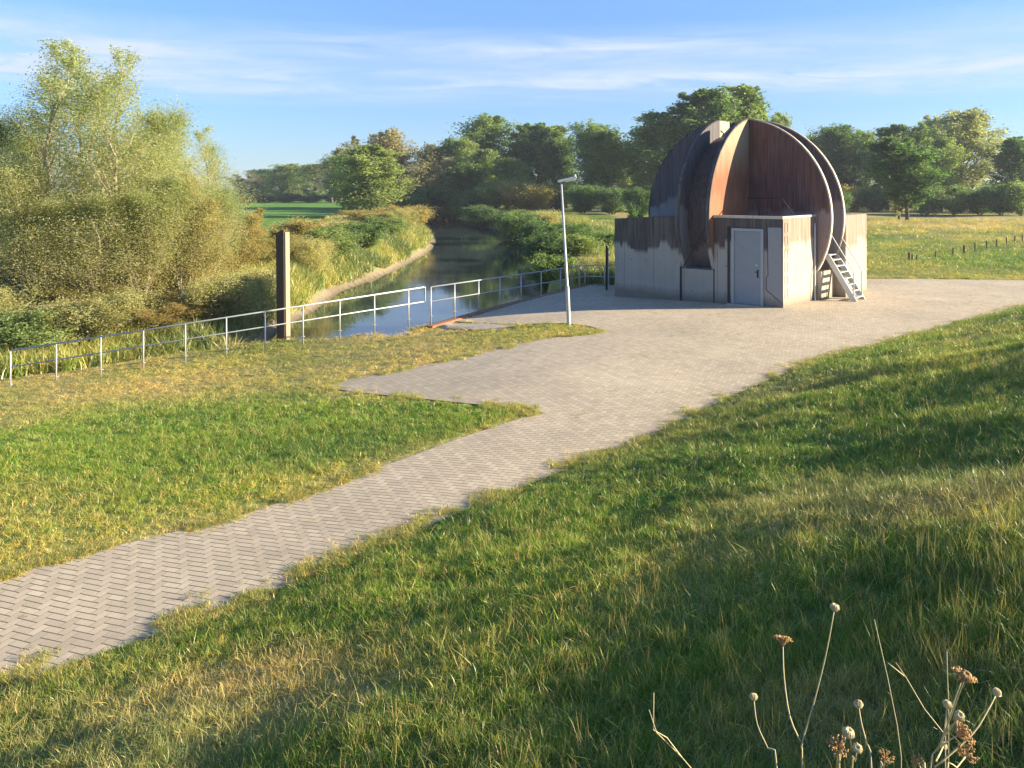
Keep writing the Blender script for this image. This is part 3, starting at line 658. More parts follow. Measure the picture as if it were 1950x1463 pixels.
# field fence posts
FP = [(1731.6, 481, 495), (1737.5, 484, 493), (1746, 485, 493), (1782, 479, 490), (1815, 472, 485), (1836, 467, 482), (1857, 463, 478), (1879, 459, 474), (1898, 456, 471), (1916.5, 452, 467), (1933, 449, 463), (1947, 448, 461)]
for k, (u, vt, vb) in enumerate(FP):
    x, y = at(u, vb + 2, -.05)[:2]; g = gz(x, y); X, Y, Z = atd(u, vt, y)
    bm = bmesh.new(); tube(bm, [(0, 0, -.3), (.01 * random.uniform(-1, 1), 0, Z - g)], [.075, .065] if k in (0, 5) else [.05, .045], 9); o = bmobj('fence_post', bm, M['post']); o.location = (x, y, g)
    tag(o, ['thick short timber post at the near end of the field fence', 'thin post just past the thick end post', 'third thin post from the near end of the field fence'][k] if k < 3 else
        ['', '', '', 'fourth weathered post of the field fence, alone in a gap', 'fifth post of the field fence from the thick end post', 'sturdier dark post midway along the field fence', 'post right after the sturdy middle post of the field fence', 'eighth post of the field fence from its near end', 'ninth post of the field fence from its near end', 'tenth post of the field fence standing in tan grass', 'second last visible post of the field fence', 'last visible fence post at the picture edge'][k], 'fence post', 'timber posts of the field fence')

# ------------------------------------------------------------------ vegetation meshes
def leaf_quads(c, size, rng, elong=1.0, flat=.0):
    n = len(c); a = rng.normal(size=(n, 3)); a /= np.linalg.norm(a, axis=1)[:, None] + 1e-9
    b = rng.normal(size=(n, 3)); b -= a * (a * b).sum(1)[:, None]; b /= np.linalg.norm(b, axis=1)[:, None] + 1e-9
    s = size * rng.uniform(.6, 1.3, (n, 1)); u = a * s * elong; w = b * s
    v = np.stack([c - u, c + w * .5 - u * .1, c + u, c - w * .5 - u * .1], 1).reshape(-1, 3)
    return v, np.arange(4 * n).reshape(-1, 4)
def tubes_np(lines, seg):
    """lines: list of (pts (k,3), radii (k,))"""
    V = []; Fq = []; o = 0; ang = np.arange(seg) * 2 * np.pi / seg
    for p, r in lines:
        p = np.asarray(p); k = len(p); d = np.gradient(p, axis=0); d /= np.linalg.norm(d, axis=1)[:, None] + 1e-9
        ref = np.array([.31, .95, .1]); u = np.cross(d, ref); u /= np.linalg.norm(u, axis=1)[:, None] + 1e-9; w = np.cross(d, u)
        ring = p[:, None] + (u[:, None] * np.cos(ang)[None, :, None] + w[:, None] * np.sin(ang)[None, :, None]) * np.asarray(r)[:, None, None]
        V.append(ring.reshape(-1, 3)); i = np.arange(k - 1)[:, None] * seg; j = np.arange(seg)[None]; j2 = (j + 1) % seg
        Fq.append(np.stack([i + j, i + j2, i + seg + j2, i + seg + j], -1).reshape(-1, 4) + o); o += k * seg
    return np.concatenate(V), np.concatenate(Fq)
def make_tree(name, seed, H, cw, cb, limbs, twigs, lpt, leaf, mat, bark, up=.9, prof=None, stems=1, elong=1.6, sig=.10, seg=5, twigr=0., droop=0., trunk_r=.014, lean=0., altf=None):
    """a tapered trunk with limbs, twigs and leaf clusters; returns (trunk mesh, crown mesh)"""
    rng = np.random.RandomState(seed); prof = prof or (lambda t: math.sin(math.pi * min(1, (t * .9 + .12))) ** .7)
    lines = []; C = []; tl = []
    for s in range(stems):
        az0 = rng.uniform(0, 2 * np.pi); off = 0 if stems == 1 else cw * .28; hh = H * (1 if s == 0 else rng.uniform(.7, .98))
        k = 12; t = np.linspace(0, 1, k); wob = np.cumsum(rng.normal(0, .012 * H, (k, 2)), 0) * t[:, None]
        sp = off * (.2 + t[:, None] ** .8) * np.array([[math.cos(az0), math.sin(az0)]]) * (1 if stems > 1 else 0)
        P = np.column_stack([wob + sp + lean * t[:, None] ** 1.5 * np.array([[1, .2]]), t * hh * .97]); r = H * trunk_r * (1 - t) ** .8 + .006
        lines.append((P, r)); az = rng.uniform(0, 6.28)
        for i in range(max(2, limbs // stems)):
            tt = cb + (1 - cb) * ((i + rng.rand()) / max(2, limbs // stems)) ** .92; tt = min(tt, .985)
            u = (tt - cb) / (1 - cb); ln = cw * prof(u) * rng.uniform(.65, 1.15) * (1 if stems == 1 else .62); az += 2.4 + rng.normal(0, .35)
            p0 = np.array([np.interp(tt, t, P[:, q]) for q in range(3)])
            el = up * rng.uniform(.7, 1.2); dr = np.array([math.cos(az) * math.cos(el), math.sin(az) * math.cos(el), math.sin(el)])
            m = 6; q = np.linspace(0, 1, m)[:, None]; bend = np.array([[0, 0, 1]]) * (.22 - droop) * ln * q ** 2
            pl = p0 + dr * ln * q + bend + rng.normal(0, .025 * ln, (m, 3)) * q; rl = np.interp(tt, t, r) * (.32 if twigr else .55) * (1 - q[:, 0]) ** .8 + .004
            lines.append((pl, rl))
            for w in range(twigs):
                a = rng.uniform(.18, 1) ** .7; pp = np.array([np.interp(a, q[:, 0], pl[:, z]) for z in range(3)])
                td = dr * .5 + rng.normal(0, .55, 3); td[2] += .25 - droop * 1.5; td /= np.linalg.norm(td); tlen = ln * rng.uniform(.22, .45)
                qq = np.linspace(0, 1, 4)[:, None]; tp = pp + td * tlen * qq + np.array([[0, 0, -droop]]) * tlen * qq ** 2
                if twigr: tl.append((tp, twigr * (1 - qq[:, 0] * .7)))
                f = rng.rand(lpt, 1) ** .8; c = pp + td * tlen * f + np.array([[0, 0, -droop]]) * tlen * f ** 2 + rng.normal(0, sig * ln, (lpt, 3)) * .55
                C.append(c)
    C = np.concatenate(C); C = C[C[:, 2] > .15]
    v, f = leaf_quads(C, leaf, rng, elong)
    cl = fbm(C[:, 0] * 1.1 + 50, C[:, 2] * 1.1 + C[:, 1] + 50, seed % 90); rnd = np.clip(.5 + (cl - .5) * 1.6 + rng.normal(0, .18, len(C)), 0, 1)
    alt = np.ones(len(C)) * rng.rand(len(C)) if altf is None else altf(C, rng)
    crown = mesh_np('crown', v, f, mat, link=False, attrs={'rnd': ('FACE', 'FLOAT', rnd), 'alt': ('FACE', 'FLOAT', alt)})
    tv, tf = tubes_np(lines, seg)
    if tl:
        a, b = tubes_np(tl, 3); tf = [tf, b + len(tv)]; tv = np.concatenate([tv, a])
    trunk = mesh_np('trunk', tv, tf, bark, link=False, smooth=True)
    return trunk, crown
LEAF = {
    'willow': mat_leaf('willow_leaves', (.33, .38, .16), (.50, .53, .29), (.60, .43, .20), .65),
    'ochre': mat_leaf('ochre_leaves', (.36, .26, .11), (.60, .45, .21), (.32, .36, .13), .7),
    'green': mat_leaf('green_leaves', (.11, .20, .07), (.25, .34, .14), None),
    'olive': mat_leaf('olive_leaves', (.17, .24, .085), (.35, .43, .175), None),
    'greybrown': mat_leaf('dry_leaves', (.27, .235, .16), (.48, .42, .30), (.20, .24, .10), .7),
    'dark': mat_leaf('dark_leaves', (.075, .14, .07), (.19, .29, .12), None),
    'silver': mat_leaf('silver_leaves', (.17, .21, .12), (.42, .46, .27), None),
}
poplar = lambda t: (math.sin(math.pi * min(1, t * .85 + .15))) ** .6 * .9
roundp = lambda t: (max(0.02, 1 - (2 * t - .85) ** 2 / 1.35)) ** .5
KIND = {}
def kind(key, *variants): KIND[key] = variants
def V(seed, mat, bark=None, **kw): return make_tree('t', seed, mat=LEAF[mat], bark=bark or M['barkd'], **kw)
big = dict(H=18, cw=5.0, cb=.05, limbs=46, twigs=13, lpt=28, leaf=.17, up=1.15, sig=.15, elong=1.2)
kind('green', V(1, 'green', **big), V(2, 'green', **{**big, 'cw': 5.6, 'prof': roundp}), V(3, 'green', **{**big, 'cw': 4.4, 'up': 1.0}))
kind('olive', V(4, 'olive', **{**big, 'prof': roundp}), V(5, 'olive', **{**big, 'cw': 4.6, 'up': .95}))
kind('dark', V(6, 'dark', **{**big, 'cw': 4.8, 'lpt': 40}), V(7, 'dark', **{**big, 'cw': 4.0, 'lpt': 40, 'up': .95}))
kind('poplar', V(8, 'green', **{**big, 'cw': 3.6, 'prof': poplar, 'up': 1.05, 'limbs': 40}), V(9, 'olive', **{**big, 'cw': 3.4, 'prof': poplar, 'up': 1.1, 'limbs': 40}))
kind('grey', V(10, 'greybrown', **{**big, 'lpt': 20, 'stems': 3, 'cw': 6, 'up': 1.05, 'leaf': .16}), V(11, 'greybrown', **{**big, 'lpt': 20, 'cw': 5.2, 'up': 1.0, 'leaf': .2}))
kind('silver', V(12, 'silver', **{**big, 'stems': 1, 'cw': 6.5, 'limbs': 44, 'lpt': 34, 'up': .9, 'leaf': .17, 'limbs': 60, 'prof': lambda t: (1 - t) ** .4 * .9 + .08}))
kind('lit', V(13, 'olive', **{**big, 'cw': 5.2, 'lpt': 46, 'limbs': 60, 'up': 1.0, 'cb': .02, 'prof': lambda t: (1 - t) ** .55 * .9 + .12}))
kind('lone', V(14, 'dark', **{**big, 'H': 12, 'cw': 3.3, 'cb': .13, 'lpt': 36, 'prof': roundp, 'leaf': .15, 'up': .85}))
bush = dict(H=3.2, cw=2.2, cb=.01, limbs=40, twigs=12, lpt=30, leaf=.070, up=.85, sig=.32, stems=5, elong=1.3, prof=roundp, trunk_r=.008)
kind('bush_green', V(20, 'olive', **bush), V(21, 'green', **bush))
kind('bush_ochre', V(22, 'ochre', **bush), V(23, 'ochre', **{**bush, 'cw': 2.7, 'H': 2.8}))
kind('bush_dark', V(24, 'dark', **bush))
wprof = lambda t: (1 - t) ** .45 * .85 + .16
alt1 = lambda C, rng: np.clip((1.0 - C[:, 2] / 9.0) * 1.0 + .5 * (C[:, 0] > 1) * rng.rand(len(C)), 0, 1) * (rng.rand(len(C)) > .35)
wil = dict(H=11, cw=3.0, cb=.06, limbs=50, twigs=17, lpt=18, leaf=.032, up=1.18, sig=.22, elong=1.7, prof=wprof, twigr=.004, bark=M['bark'], trunk_r=.007, altf=alt1)
kind('bush_willow', V(25, 'willow', **{**bush, 'leaf': .045, 'lpt': 40}), V(26, 'willow', **{**bush, 'leaf': .045, 'lpt': 36, 'cw': 2.6}))
kind('willow', V(30, 'willow', **wil), V(31, 'willow', **{**wil, 'cw': 3.3, 'stems': 2}), V(32, 'willow', **{**wil, 'lpt': 40, 'cw': 3.6, 'cb': .03, 'H': 8.5}))
kind('willow_ochre', V(33, 'ochre', **{**wil, 'H': 7, 'lpt': 46, 'cw': 3.2, 'cb': .01, 'stems': 5, 'limbs': 60, 'altf': None}), V(34, 'ochre', **{**wil, 'H': 5, 'lpt': 46, 'cw': 2.6, 'cb': .0, 'stems': 6, 'limbs': 60, 'altf': None}))

_cnt = {}
def plant(kd, u, vtop, d, wpx, label, cat='tree', group=None, var=None, name='tree', zb=None, rz=None):
    """stand a plant with its top at photo height vtop, crown about wpx wide, at distance d"""
    vs = KIND[kd]; i = _cnt.get(kd, 0); _cnt[kd] = i + 1; tr, cr = vs[(i if var is None else var) % len(vs)]
    x = (u - CX) / F * d; g = gz(x, d) if zb is None else zb; top = CZ - (vtop - HY) / F * d; h = max(.5, top - g)
    co = np.empty(len(cr.vertices) * 3, np.float32); cr.vertices.foreach_get('co', co); co = co.reshape(-1, 3)
    H0 = np.percentile(co[:, 2], 99.8); W0 = np.percentile(co[:, 0], 97) - np.percentile(co[:, 0], 3)
    r = empty(name, (x, d, g - .05), random.uniform(0, 6.28) if rz is None else rz, label, cat, group)
    s = wpx / F * d / W0; r.scale = (s, s, h / H0)
    for nm, me in (('trunk', tr), ('crown', cr)):
        o = bpy.data.objects.new(nm, me); COL.objects.link(o); o.parent = r
    return r
G1 = 'trees of the far wood'
# far left row
row = [(472, 331, 300, 44, 'grey'), (500, 322, 310, 50, 'green'), (536, 312, 290, 60, 'olive'), (568, 318, 300, 44, 'grey'), (600, 312, 280, 56, 'olive'), (634, 300, 260, 52, 'grey')]
lr = ['low greyish tree at the left end of the far tree row past the green field', 'mid green tree second in the row past the green field', 'round olive tree in the middle of the far left row', 'thin greyish tree behind the middle of the far left row', 'olive tree near the right end of the far left row', 'greyish taller tree next to the bright riverside willow']
for (u, v, d, w, k), l in zip(row, lr): plant(k, u, v, d, w, l, group=G1)
for i, u in enumerate((470, 505, 545, 590, 640)):
    plant('bush_dark', u, 368 + (i % 2) * 3, 262 + i, 46, ['dark shrub at the left foot of the far tree row', 'dark low shrub under the second far left tree', 'dark shrub under the round olive far tree', 'dark shrub under the thin greyish far tree', 'dark shrub at the right foot of the far tree row'][i], 'shrub', 'shrubs at the far field edge', name='shrub')
# around the bright riverside willow
plant('grey', 655, 282, 190, 60, 'grey-brown tree left behind the bright riverside tree', group=G1)
plant('lit', 706, 276, 128, 92, 'broad sunlit green tree standing on the left river bank', group='riverside trees')
plant('green', 668, 292, 140, 56, 'shaded green tree against the left side of the broad sunlit tree', group='riverside trees')
WOOD = [  # u, vtop, d, w, kind, label
    (700, 255, 175, 44, 'grey', 'thin bare-topped grey tree rising behind the broad sunlit tree'),
    (738, 246, 180, 74, 'grey', 'tall bare-topped grey-brown tree right of the broad sunlit tree'),
    (790, 286, 178, 64, 'grey', 'grey-brown tree in the dip of the wood above the river bend'),
    (822, 276, 172, 60, 'grey', 'brownish tree above the far end of the river'),
    (856, 266, 182, 56, 'dark', 'dark tree behind the brownish trees above the river end'),
    (886, 262, 170, 52, 'olive', 'pale olive tree right of the river end'),
    (905, 240, 186, 56, 'green', 'green tree on the left shoulder of the tallest clump'),
    (946, 220, 190, 84, 'green', 'tallest green tree of the clump above the right bank'),
    (925, 285, 160, 60, 'olive', 'lower sunlit olive tree in front of the tallest green tree'),
    (985, 238, 186, 56, 'poplar', 'narrow green tree right of the tallest tree of the clump'),
    (1020, 236, 180, 60, 'dark', 'dark tree in the middle between the tallest tree and the lamp'),
    (1052, 241, 176, 56, 'poplar', 'narrow olive tree just left of the lamp head'),
    (1080, 262, 170, 50, 'dark', 'dark tree directly behind the lamp head'),
    (1122, 232, 150, 76, 'green', 'large green tree just right of the lamp head'),
    (1160, 246, 146, 72, 'olive', 'bright green tree between lamp and dome'),
    (1196, 268, 160, 60, 'olive', 'smaller pale tree between the bright green tree and the dome'),
    (1232, 236, 150, 78, 'dark', 'dark tree touching the left edge of the dome'),
    (1262, 207, 140, 84, 'green', 'tree rising above the dome, leftmost of that clump'),
    (1300, 174, 138, 78, 'poplar', 'pointed tree above the dome, second of that clump'),
    (1346, 167, 136, 84, 'green', 'dense tree above the dome with the broadest top'),
    (1392, 165, 140, 70, 'poplar', 'tall tree directly above the dome top'),
    (1434, 164, 142, 50, 'poplar', 'narrow tall tree above the dome, rightmost of that clump'),
    (1488, 216, 160, 40, 'olive', 'small tree top peeking over the right shoulder of the dome'),
    (1562, 256, 170, 50, 'olive', 'pale tree peeking out right of the dome rim'),
    (1592, 240, 165, 52, 'green', 'green tree behind the dark one right of the dome'),
    (1616, 238, 160, 56, 'dark', 'dark rounded tree right of the dome'),
    (1652, 248, 172, 50, 'olive', 'pale tree in the gap between two dark trees right of the dome'),
    (1690, 238, 150, 64, 'dark', 'large dark tree left behind the lone field tree'),
    (1716, 240, 154, 44, 'dark', 'narrow dark tree directly behind the lone field tree'),
    (1750, 236, 160, 56, 'green', 'green tree right behind the lone field tree'),
    (1780, 220, 165, 56, 'silver', 'pale green tree between the lone field tree and the silvery willow'),
    (1792, 262, 140, 54, 'olive', 'sunny olive tree in front, left of the silvery willow'),
    (1828, 209, 150, 112, 'silver', 'large silvery willow with loose pale branches'),
    (1926, 262, 135, 62, 'dark', 'dark tree at the right edge of the wood'),
    (1962, 270, 140, 60, 'olive', 'olive tree cut by the right picture edge'),
    (840, 300, 160, 64, 'grey', 'lower brown tree directly over the river end'),
    (875, 312, 150, 60, 'dark', 'low dark tree beside the river end'),
    (965, 300, 150, 56, 'olive', 'low sunny tree at the foot of the tallest clump'),
]
for (u, v, d, w, k, l) in WOOD: plant(k, u, v, d, w, l, group=G1)
plant('lone', 1728, 262, 99, 88, 'lone dark tree standing free in the field right of the dome', zb=gz(*at(1723, 419, 0)[:2]), name='field_tree')
plant('grey', 1712, 262, 103, 50, 'reddish-brown tree right behind the trunk of the lone field tree', group=G1)
UB = [(760, 352, 155, 60, 'dark'), (812, 358, 150, 60, 'dark'), (800, 335, 168, 50, 'ochre'), (990, 342, 140, 70, 'ochre'), (1018, 350, 138, 60, 'ochre'), (1060, 352, 140, 50, 'dark'), (930, 352, 140, 50, 'green'), (890, 360, 140, 44, 'dark'), (1110, 352, 128, 60, 'green'), (1165, 356, 126, 60, 'dark'),
      (1215, 356, 110, 50, 'dark'), (1625, 352, 140, 60, 'ochre'), (1668, 356, 138, 60, 'dark'), (1760, 362, 125, 60, 'green'), (1815, 352, 125, 64, 'green'), (1865, 356, 125, 60, 'dark'), (1905, 350, 120, 60, 'dark'), (1945, 345, 118, 60, 'green'), (1590, 362, 130, 46, 'dark')]
UL = ['dark shrub under the bare-topped grey tree', 'dark shrub at the very end of the river', 'ochre shrub deep behind the river end', 'ochre bush left of the lamp head under the wood', 'rounded ochre bush close left of the lamp post', 'dark shrub behind the upper lamp post', 'green shrub at the foot of the low sunny tree', 'dark shrub right above the river end', 'green shrub under the large green tree right of the lamp', 'dark shrub under the bright green tree', 'dark shrub against the left edge of the dome', 'ochre shrub right of the dome rim', 'dark shrub between dome and lone field tree', 'green shrub right of the lone field tree', 'green shrub under the sunny olive tree', 'dark shrub under the silvery willow', 'dark shrub right of the silvery willow', 'green shrub at the right picture edge', 'dark shrub just beside the right wing of the dome']
for (u, v, d, w, k), l in zip(UB, UL): plant('bush_' + k, u, v, d, w, l, 'shrub', 'undergrowth shrubs at the foot of the wood', name='shrub')
# left bank: near willows and shrubs
WL = [(60, 128, 35, 150, 'willow', 0, 'slender pale-stemmed willow furthest to the left of the riverside group'), (125, 92, 34, 150, 'willow', 1, 'tall airy willow with a straight pale stem left of the forked one'), (225, 150, 33.5, 170, 'willow', 0, 'forked pale-stemmed willow in the middle of the left group'),
      (175, 74, 37, 130, 'willow', 1, 'tallest thin-topped willow of the left group'), (285, 190, 36, 130, 'willow', 2, 'leafy willow right of the forked one'), (-20, 200, 36, 140, 'willow', 2, 'willow cut by the left picture edge'),
      (335, 290, 37, 130, 'willow', 2, 'medium olive willow near the right end of the left group'), (375, 238, 44, 80, 'willow', 1, 'small pointed willow rising behind the right end of the group'), (415, 272, 47, 70, 'willow', 0, 'outermost thin willow top beside the green field'), (20, 240, 48, 150, 'willow', 2, 'willow deep behind the left end of the group'), (250, 250, 42, 150, 'willow', 2, 'willow filling the back of the group'), (318, 205, 38, 96, 'willow', 0, 'slim willow between the forked one and the ochre shrub'), (45, 300, 33, 140, 'willow', 2, 'low bushy willow at the left front of the group'), (345, 320, 34.2, 130, 'willow', 2, 'bushy olive willow in front of the tall ochre shrub'), (402, 345, 36.5, 120, 'willow', 2, 'rightmost bushy willow of the group, low and olive'), (275, 350, 33.2, 120, 'willow', 2, 'low bushy willow in front of the leafy one'), (190, 360, 32.8, 120, 'willow', 2, 'low bushy willow left of the forked trunk'), (105, 370, 32.8, 120, 'willow', 2, 'low bushy willow before the straight pale stem')]
for (u, v, d, w, k, va, l) in WL: plant(k, u, v, d, w, l, group='willows on the left bank', var=va, name='willow')
BL = [(360, 330, 35, 120, 'willow_ochre', 0, 'tall ochre willow shrub right of the leafy willows'), (300, 400, 34.5, 110, 'willow_ochre', 1, 'ochre shrub in front of the leafy willow'), (395, 385, 37, 100, 'willow_ochre', 0, 'ochre shrub at the right end of the willow group'), (440, 398, 42, 90, 'willow_ochre', 1, 'ochre shrub reaching to the edge of the green field'), (500, 425, 45, 90, 'willow_ochre', 1, 'low ochre shrub behind the timber pile'),
      (60, 560, 33.5, 110, 'willow_ochre', 1, 'brown shrub under the leftmost willow'), (170, 520, 33.5, 130, 'willow_ochre', 1, 'brown undergrowth shrub beneath the tallest willow'), (0, 500, 35, 110, 'willow_ochre', 0, 'brown shrub at the left picture edge'), (110, 470, 37, 120, 'willow_ochre', 0, 'brown shrub behind the straight pale stem')]
BL += [(30, 590, 27.5, 130, 'bush_green', 0, 'dark green bush behind the low end of the railing'), (140, 565, 28.5, 130, 'bush_willow', 1, 'green bush behind the second and third railing posts'), (245, 550, 29.5, 120, 'bush_willow', 0, 'green bush between the fork-stemmed willow and the railing'), (350, 560, 30.5, 130, 'willow_ochre', 1, 'shaded ochre bush behind the middle of the long railing'), (440, 515, 31.5, 110, 'bush_willow', 1, 'light green bush behind the railing left of the pile'), (500, 505, 33.5, 80, 'bush_willow', 0, 'pale green bush directly left of the pile'), (-30, 540, 30, 120, 'bush_willow', 1, 'green bush cut by the left picture edge')]
for (u, v, d, w, k, va, l) in BL: plant(k, u, v, d, w, l, 'shrub', 'ochre shrubs on the left bank', va, 'shrub')
BB = [(632, 430, 54, 84, 'bush_green', 'rounded green bush on the left bank nearest the pile'), (598, 450, 48.5, 60, 'bush_willow', 'pale green bush just right of the pile top'), (690, 422, 61, 78, 'bush_green', 'rounded green bush second along the left bank from the pile'),
       (733, 411, 73, 66, 'bush_green', 'rounded green bush third along the left bank from the pile'), (768, 397, 86, 60, 'bush_willow', 'pale green bush leaning to the water below the ochre crest'), (788, 391, 102, 46, 'bush_ochre', 'ochre shrub closest to the water at the bend'),
       (662, 419, 72, 62, 'bush_willow', 'pale shrub above the second rounded bank bush'), (712, 402, 88, 56, 'bush_ochre', 'ochre shrub above the third rounded green bush'), (748, 391, 98, 52, 'bush_ochre', 'ochre-topped shrub on the left bank crest near the bend'),
       (562, 414, 60, 76, 'bush_ochre', 'broad ochre shrub behind the top of the pile'), (614, 424, 66, 64, 'bush_ochre', 'low ochre shrub right of the pile on the bank crest'), (700, 398, 108, 70, 'bush_ochre', 'ochre shrub at the foot of the broad sunlit tree'), (520, 450, 50, 90, 'bush_ochre', 'ochre shrub directly left of the pile top'),
       (1082, 424, 58, 84, 'bush_green', 'wide green bush on the right bank left of the lamp post'), (1030, 420, 68, 60, 'bush_dark', 'dark green bush overhanging the right bank'), (1042, 440, 54, 66, 'bush_dark', 'dark green bush low on the right bank above the railing'), (1112, 446, 48, 70, 'bush_green', 'green bush right behind the lamp post below the field'),
       (998, 404, 88, 80, 'bush_green', 'green bush on the right bank above the dark overhanging one'), (980, 401, 98, 64, 'bush_dark', 'dark bush on the right bank at the first sand bar'), (1030, 400, 90, 70, 'bush_willow', 'pale bush on the edge of the right bank field'), (915, 390, 128, 60, 'bush_dark', 'dark bush on the far right bank by the bend'), (866, 385, 152, 60, 'bush_green', 'green bush at the far end of the right bank'),
       (832, 386, 180, 56, 'bush_dark', 'dark bush closing the far end of the river'), (1150, 440, 50, 80, 'bush_green', 'green bush just left of the left wing'), (1062, 482, 42, 80, 'bush_green', 'low green bush directly behind the quay railing'), (1135, 484, 39.5, 66, 'bush_willow', 'small pale bush behind the short dark railing')]
for (u, v, d, w, k, l) in BB: plant(k, u, v, d, w, l, 'shrub', 'shrubs on the river bank', None, 'shrub')
plant('bush_dark', 1212, 395, 33.5, 30, 'small dark bush growing beside the left wing roof', 'shrub', None, None, 'shrub')

# ------------------------------------------------------------------ grass and reeds (scattered blades)
def blade_mesh(name, n, seed, mat, rad=.5, w=.030, lean=.35, segs=3, hmin=.45, seedhead=0):
    rng = np.random.RandomState(seed); V_ = []; Q = []; Tn = []; rn = []; o = 0
    for b in range(n):
        a = rng.uniform(0, 6.28); r = rad * math.sqrt(rng.rand()); p = np.array([r * math.cos(a), r * math.sin(a), -.03]); h = rng.uniform(hmin, 1.)
        az = rng.uniform(0, 6.28); ld = np.array([math.cos(az), math.sin(az), 0]); bn = rng.uniform(.05, 1) * lean; fa = rng.uniform(0, 6.28); sd = np.array([math.cos(fa), math.sin(fa), 0]) * w * rng.uniform(.6, 1.2) / 2
        for k in range(segs):
            t = k / segs; c = p + np.array([0, 0, h * (t - .25 * bn * t * t)]) + ld * bn * h * t * t; ww = sd * (1 - t * .65); V_ += [c - ww, c + ww]
        V_.append(p + np.array([0, 0, h * (1 - .25 * bn)]) + ld * bn * h)
        for k in range(segs - 1): Q.append((o + 2 * k, o + 2 * k + 1, o + 2 * k + 3, o + 2 * k + 2)); rn.append((b, 0))
        Tn.append((o + 2 * segs - 2, o + 2 * segs - 1, o + 2 * segs)); o += 2 * segs + 1
    br = rng.rand(n); rnd = np.concatenate([np.repeat(br, segs - 1), br])
    me = mesh_np(name, np.array(V_), [np.array(Q).reshape(-1, 4), np.array(Tn)], mat, link=False, attrs={'rnd': ('FACE', 'FLOAT', rnd)})
    ob = bpy.data.objects.new(name, me); return ob
def scatter(name, pts, scl, idx, dry, shade, protos, label_kind='stuff', seed=5, tilt=.24):
    col = bpy.data.collections.new(name + '_tufts')
    for k, p in enumerate(protos): p.name = '%s_%02d' % (name + '_tuft', k); col.objects.link(p)
    n = len(pts); rng = np.random.RandomState(seed); me = bpy.data.meshes.new(name); me.vertices.add(n); me.vertices.foreach_set('co', np.asarray(pts, np.float32).ravel())
    def at1(nm, typ, v):
        a = me.attributes.new(nm, typ, 'POINT'); a.data.foreach_set('vector' if typ == 'FLOAT_VECTOR' else 'value', np.asarray(v, np.int32 if typ == 'INT' else np.float32).ravel())
    rot = np.column_stack([rng.normal(0, tilt, n), rng.normal(0, tilt, n), rng.uniform(0, 6.28, n)])
    at1('rot', 'FLOAT_VECTOR', rot); at1('scl', 'FLOAT_VECTOR', scl); at1('idx', 'INT', idx); at1('dry', 'FLOAT', dry); at1('shade', 'FLOAT', shade)
    o = bpy.data.objects.new(name, me); COL.objects.link(o)
    ng = bpy.data.node_groups.new(name, 'GeometryNodeTree'); ng.interface.new_socket('Geometry', in_out='INPUT', socket_type='NodeSocketGeometry'); ng.interface.new_socket('Geometry', in_out='OUTPUT', socket_type='NodeSocketGeometry')
    gi = ng.nodes.new('NodeGroupInput'); go = ng.nodes.new('NodeGroupOutput'); ip = ng.nodes.new('GeometryNodeInstanceOnPoints'); ci = ng.nodes.new('GeometryNodeCollectionInfo')
    ci.inputs['Collection'].default_value = col; ci.inputs['Separate Children'].default_value = True; ci.inputs['Reset Children'].default_value = True
    def na(nm, t): q = ng.nodes.new('GeometryNodeInputNamedAttribute'); q.data_type = t; q.inputs[0].default_value = nm; return q.outputs[0]
    L = ng.links.new; mp = ng.nodes.new('GeometryNodeMeshToPoints'); L(gi.outputs[0], mp.inputs[0]); L(mp.outputs[0], ip.inputs['Points']); L(ci.outputs[0], ip.inputs['Instance']); ip.inputs['Pick Instance'].default_value = True
    L(na('idx', 'INT'), ip.inputs['Instance Index']); L(na('rot', 'FLOAT_VECTOR'), ip.inputs['Rotation']); L(na('scl', 'FLOAT_VECTOR'), ip.inputs['Scale']); L(ip.outputs[0], go.inputs[0])
    md = o.modifiers.new('scatter', 'NODES'); md.node_group = ng
    tag(o, kind=label_kind); return o
GM = mat_grass('grass_blades', (.055, .13, .014), (.23, .43, .036), (.66, .50, .22))
GR = mat_grass('reed_blades', (.08, .14, .03), (.27, .37, .08), (.58, .46, .22))
def in_view(x, y, z, mg=60):
    u = CX + F * x / np.maximum(y, .1); v = HY + F * (CZ - z) / np.maximum(y, .1)
    return (y > 1.2) & (u > -mg) & (u < 1950 + mg) & (v < 1463 + mg * 4)
def clear_of_building(x, y):
    dx = x - BI.x; dy = y - BI.y; a = dx * math.cos(BA) + dy * math.sin(BA); b = -dx * math.sin(BA) + dy * math.cos(BA)
    return ~((a > -4.2) & (a < 3.1) & (b > -2.75) & (b < 3.6)) 
def sow(n, y0, y1, rng, power=1.0):
    """random plan points inside the view wedge, uniform in area between distances y0 and y1"""
    y = np.sqrt(rng.uniform(y0 ** 2, y1 ** 2, n)); x = rng.uniform(-1.0, .85, n) * y; return x, y
